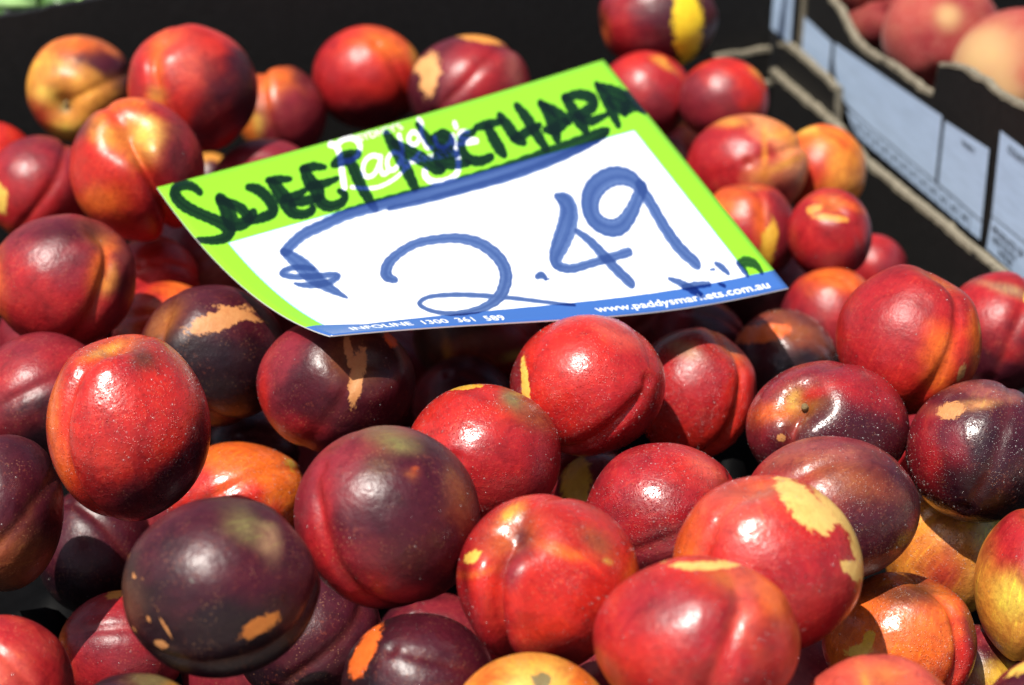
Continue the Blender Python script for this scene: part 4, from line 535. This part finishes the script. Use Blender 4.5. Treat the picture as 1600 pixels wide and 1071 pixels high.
# ------------------------------------------------------------------ price sign: a glossy printed card, curled
TL, TRc, BR, BL = (np.array(p) for p in SIGN)
def sheet_pos(u, v):
    u = np.asarray(u, float)[..., None]; v = np.asarray(v, float)[..., None]
    p = (1 - u) * (1 - v) * TL + u * (1 - v) * TRc + u * v * BR + (1 - u) * v * BL
    sag = -.0135 * 4 * v * (1 - v) * (1 - u) ** 1.6 - .0018 * 4 * u * (1 - u) * (1 - v) - .0050 * v ** 2 * np.sin(np.pi * u ** 1.7)
    return p + sag * ZH
TWp, THp = 1700, 1180
def l2s(c): c = np.clip(np.asarray(c, float), 0, 1); return np.where(c <= .0031308, c * 12.92, 1.055 * c ** (1 / 2.4) - .055)
def print_image():
    uu, vv = np.meshgrid((np.arange(TWp) + .5) / TWp, (np.arange(THp) + .5) / THp)       # v runs downwards
    img = np.empty((THp, TWp, 3)); img[:] = (.22, .57, .022)
    def inside(pts):
        m = np.ones(uu.shape, bool)
        for (a, b), (c, d) in zip(pts, pts[1:] + pts[:1]): m &= (c - a) * (vv - b) - (d - b) * (uu - a) > 0
        return m
    white = (.82, .82, .81)
    img[inside([(.0455, .297), (.9455, .320), (.9405, .975), (.0300, .975)])] = (.20, .42, .72)
    img[inside([(.0480, .301), (.9430, .324), (.9380, .975), (.0330, .975)])] = white
    band = vv > .872 + .050 * np.clip((uu - .02) / .08, 0, 1) + .012 * np.clip((uu - .1) / .9, 0, 1); img[band] = (.042, .125, .39)
    def tri_fill(V, T, col):
        for t in T:
            a, b, c = V[t]; x0, x1 = int(max(0, min(a[0], b[0], c[0]) - 1)), int(min(TWp, max(a[0], b[0], c[0]) + 2)); y0, y1 = int(max(0, min(a[1], b[1], c[1]) - 1)), int(min(THp, max(a[1], b[1], c[1]) + 2))
            if x1 <= x0 or y1 <= y0: continue
            X, Y = np.meshgrid(np.arange(x0, x1) + .5, np.arange(y0, y1) + .5)
            e = lambda p, q: (q[0] - p[0]) * (Y - p[1]) - (q[1] - p[1]) * (X - p[0])
            s1, s2, s3 = e(a, b), e(b, c), e(c, a); m = ((s1 >= 0) & (s2 >= 0) & (s3 >= 0)) | ((s1 <= 0) & (s2 <= 0) & (s3 <= 0))
            img[y0:y1, x0:x1][m] = col
    def words(body, p0, p1, h):
        v, t = text_mesh(body, 1.0); v = v - [v[:, 0].min(), 0]; L = v[:, 0].max()
        x = p0[0] + (p1[0] - p0[0]) * v[:, 0] / L; y = p0[1] + (p1[1] - p0[1]) * v[:, 0] / L - v[:, 1] / .72 * h
        tri_fill(np.stack([x * TWp, y * THp], -1), t, (.86, .86, .86))
    words('INFOLINE  1300  361  589', (.062, .962), (.372, .983), .029)
    words('www.paddysmarkets.com.au', (.572, .978), (.965, .986), .025)
    words("SYDNEY'S", SYD[0], SYD[1], .030); words('MARKETS', MAR[0], MAR[1], .032)
    # marker strokes: measured widths, drawn in a sheared metric that matches the card's proportions
    M = np.array([[712.0, 275.0], [-178.0, 262.0]])                                      # (du, dv) -> stroke units
    rg = np.random.default_rng(3)
    def coverage(strokes, soft, dry, wk):
        cov = np.zeros(uu.shape); 
        for st in strokes:
            p = np.array([[a, b] for a, b, w in st]); w = np.array([c for a, b, c in st], float) * (wk if p[:, 1].mean() > .33 else wk * (.74 if p[:, 0].mean() < .32 and p[:, 1].mean() < .30 else .84))
            # Catmull-Rom resampling
            P, Wd = [], []
            n = len(p)
            for k in range(n - 1):
                p0, p1, p2, p3 = p[max(k - 1, 0)], p[k], p[k + 1], p[min(k + 2, n - 1)]
                for t in np.linspace(0, 1, 14, endpoint=False):
                    P.append(.5 * (2 * p1 + (p2 - p0) * t + (2 * p0 - 5 * p1 + 4 * p2 - p3) * t * t + (3 * p1 - p0 - 3 * p2 + p3) * t ** 3)); Wd.append(w[k] + (w[k + 1] - w[k]) * t)
            P.append(p[-1]); Wd.append(w[-1]); P = np.array(P); Wd = np.array(Wd)
            Wd = Wd * (1 + .06 * np.sin(np.arange(len(Wd)) * .9 + rg.uniform(0, 6)))
            sc_ = np.zeros(uu.shape, np.float32); str_ph = rg.uniform(0, 6, 3)
            for q in range(len(P) - 1):
                r_ = max(Wd[q], Wd[q + 1]) / 2 + 2; ru, rv = r_ / 560 + abs(P[q + 1, 0] - P[q, 0]), r_ / 210 + abs(P[q + 1, 1] - P[q, 1])
                x0, x1 = int(max(0, (P[q, 0] - ru) * TWp)), int(min(TWp, (P[q, 0] + ru) * TWp)); y0, y1 = int(max(0, (P[q, 1] - rv) * THp)), int(min(THp, (P[q, 1] + rv) * THp))
                if x1 <= x0 or y1 <= y0: continue
                a = M @ P[q]; b = M @ P[q + 1]; ux, vy = uu[y0:y1, x0:x1], vv[y0:y1, x0:x1]
                X = M[0, 0] * ux + M[0, 1] * vy - a[0]; Y = M[1, 0] * ux + M[1, 1] * vy - a[1]; d = b - a; L2 = d @ d + 1e-9
                t = np.clip((X * d[0] + Y * d[1]) / L2, 0, 1); ex, ey = X - t * d[0], Y - t * d[1]; dist = np.hypot(ex, ey)
                side = (ex * -d[1] + ey * d[0]) / math.sqrt(L2); hw = Wd[q] / 2 + (Wd[q + 1] - Wd[q]) / 2 * t
                s_ = side / np.maximum(hw, .5)
                bristle = 1 - dry * (.5 + .5 * np.sin(s_ * 13 + str_ph[0]) * np.sin(s_ * 6 + str_ph[1])) * (.4 + .6 * np.abs(s_))
                c_ = np.clip((hw - dist) / soft + .5, 0, 1) * bristle
                sc_[y0:y1, x0:x1] = np.maximum(sc_[y0:y1, x0:x1], c_)
            cov = cov + sc_
        return cov
    lg = np.clip(coverage(LOGO, 1.0, 0, 1.45), 0, 1)[..., None]; img = img * (1 - lg) + np.array((.86, .86, .86)) * lg
    cov = coverage(INKS, 1.4, .50, 1.25)
    cov = np.minimum(cov, 1.0) + .20 * np.clip(cov - 1, 0, 1.2)
    cov = cov * (1.02 + .55 * (np.clip((.34 - vv) / .06, 0, 1)))
    T = np.exp(-cov[..., None] * np.array([3.1, 2.4, 1.3]))
    return img * T
def print_material(name):
    px = l2s(print_image())[::-1]
    im = bpy.data.images.new('card_print', TWp, THp); buf = np.ones((THp, TWp, 4), np.float32); buf[..., :3] = px
    im.pixels.foreach_set(buf.ravel()); im.update(); im.pack()
    t = NT(name); tx = t.node('ShaderNodeTexImage'); tx.image = im; tx.extension = 'EXTEND'
    t.link(tx.outputs['Color'], t.b.inputs['Base Color']); t.b.inputs['Roughness'].default_value = .22; t.b.inputs['Specular IOR Level'].default_value = .5
    return t.m
CARD_PRINT = print_material('printed_card'); CARD_BACK = plain('card_back', (.75, .75, .74), .5, .03, 40)
NU, NV = 70, 50
U, Vv = np.meshgrid(np.linspace(0, 1, NU), np.linspace(0, 1, NV), indexing='ij')
top = sheet_pos(U, Vv).reshape(-1, 3); bot = top - np.array([0, 0, .0006])
F = []
for i in range(NU - 1):
    for j in range(NV - 1): a = i * NV + j; F.append((a, a + 1, a + NV + 1, a + NV))
nt = len(F); nb = len(top)
F += [tuple(nb + k for k in f[::-1]) for f in F[:nt]]
rim = [i * NV for i in range(NU)] + [(NU - 1) * NV + j for j in range(1, NV)] + [i * NV + NV - 1 for i in range(NU - 2, -1, -1)] + [j for j in range(NV - 2, 0, -1)]
for a, b in zip(rim, rim[1:] + rim[:1]): F.append((a, b, b + nb, a + nb))
ctr = top.mean(0); me = mesh(np.concatenate([top, bot]) - ctr, F)
uvl = me.uv_layers.new(name='uv'); UVv = np.stack([U.ravel(), 1 - Vv.ravel()], -1); UVv = np.concatenate([UVv, UVv])
li = np.zeros(len(me.loops), np.int32); me.loops.foreach_get('vertex_index', li); uvl.data.foreach_set('uv', UVv[li].astype(np.float32).ravel())
me.polygons.foreach_set('use_smooth', [k < 2 * nt for k in range(len(F))])
sg = put('price_sign', me, [CARD_PRINT, CARD_BACK]); sg.location = tuple(ctr)
me.polygons.foreach_set('material_index', [0 if k < nt else 1 for k in range(len(F))])
tag(sg, 'curled green and white card price sign reading sweet nectharm 2.49, lying on the nectarines', 'price sign')

# ------------------------------------------------------------------ greens behind the back wall
gr = empty('leafy_greens', GREENS[0], 'pale stalks and dark green leaves just showing above the back wall at left', 'vegetable')
def leaf_me(p, d, up, L, Wd, seed):
    rg = np.random.default_rng(seed); d = unit(d); n = unit(np.asarray(up) - d * (np.asarray(up) @ d)); sd = np.cross(d, n); V, F = [], []
    m = 9
    for i in range(m):
        f = i / (m - 1); w = Wd * math.sin(math.pi * min(1, f * .92 + .05)) ** .8
        for k, s_ in enumerate((-1, -.5, 0, .5, 1)):
            V.append(np.asarray(p) + d * L * f + sd * w * s_ + n * (.25 * w * abs(s_) - .3 * L * f * f + rg.normal(0, .0012)))
    for i in range(m - 1):
        for k in range(4): a = i * 5 + k; F.append((a, a + 1, a + 6, a + 5))
    return mesh(V, F, True)
for k, (kind, *a) in enumerate(GREENS[1]):
    if kind == 's': kid('stalk', stalk(None, a[0], a[1], a[2]), STALK, gr)
    else: kid('leaf', leaf_me(*a, 40 + k), LEAF, gr)
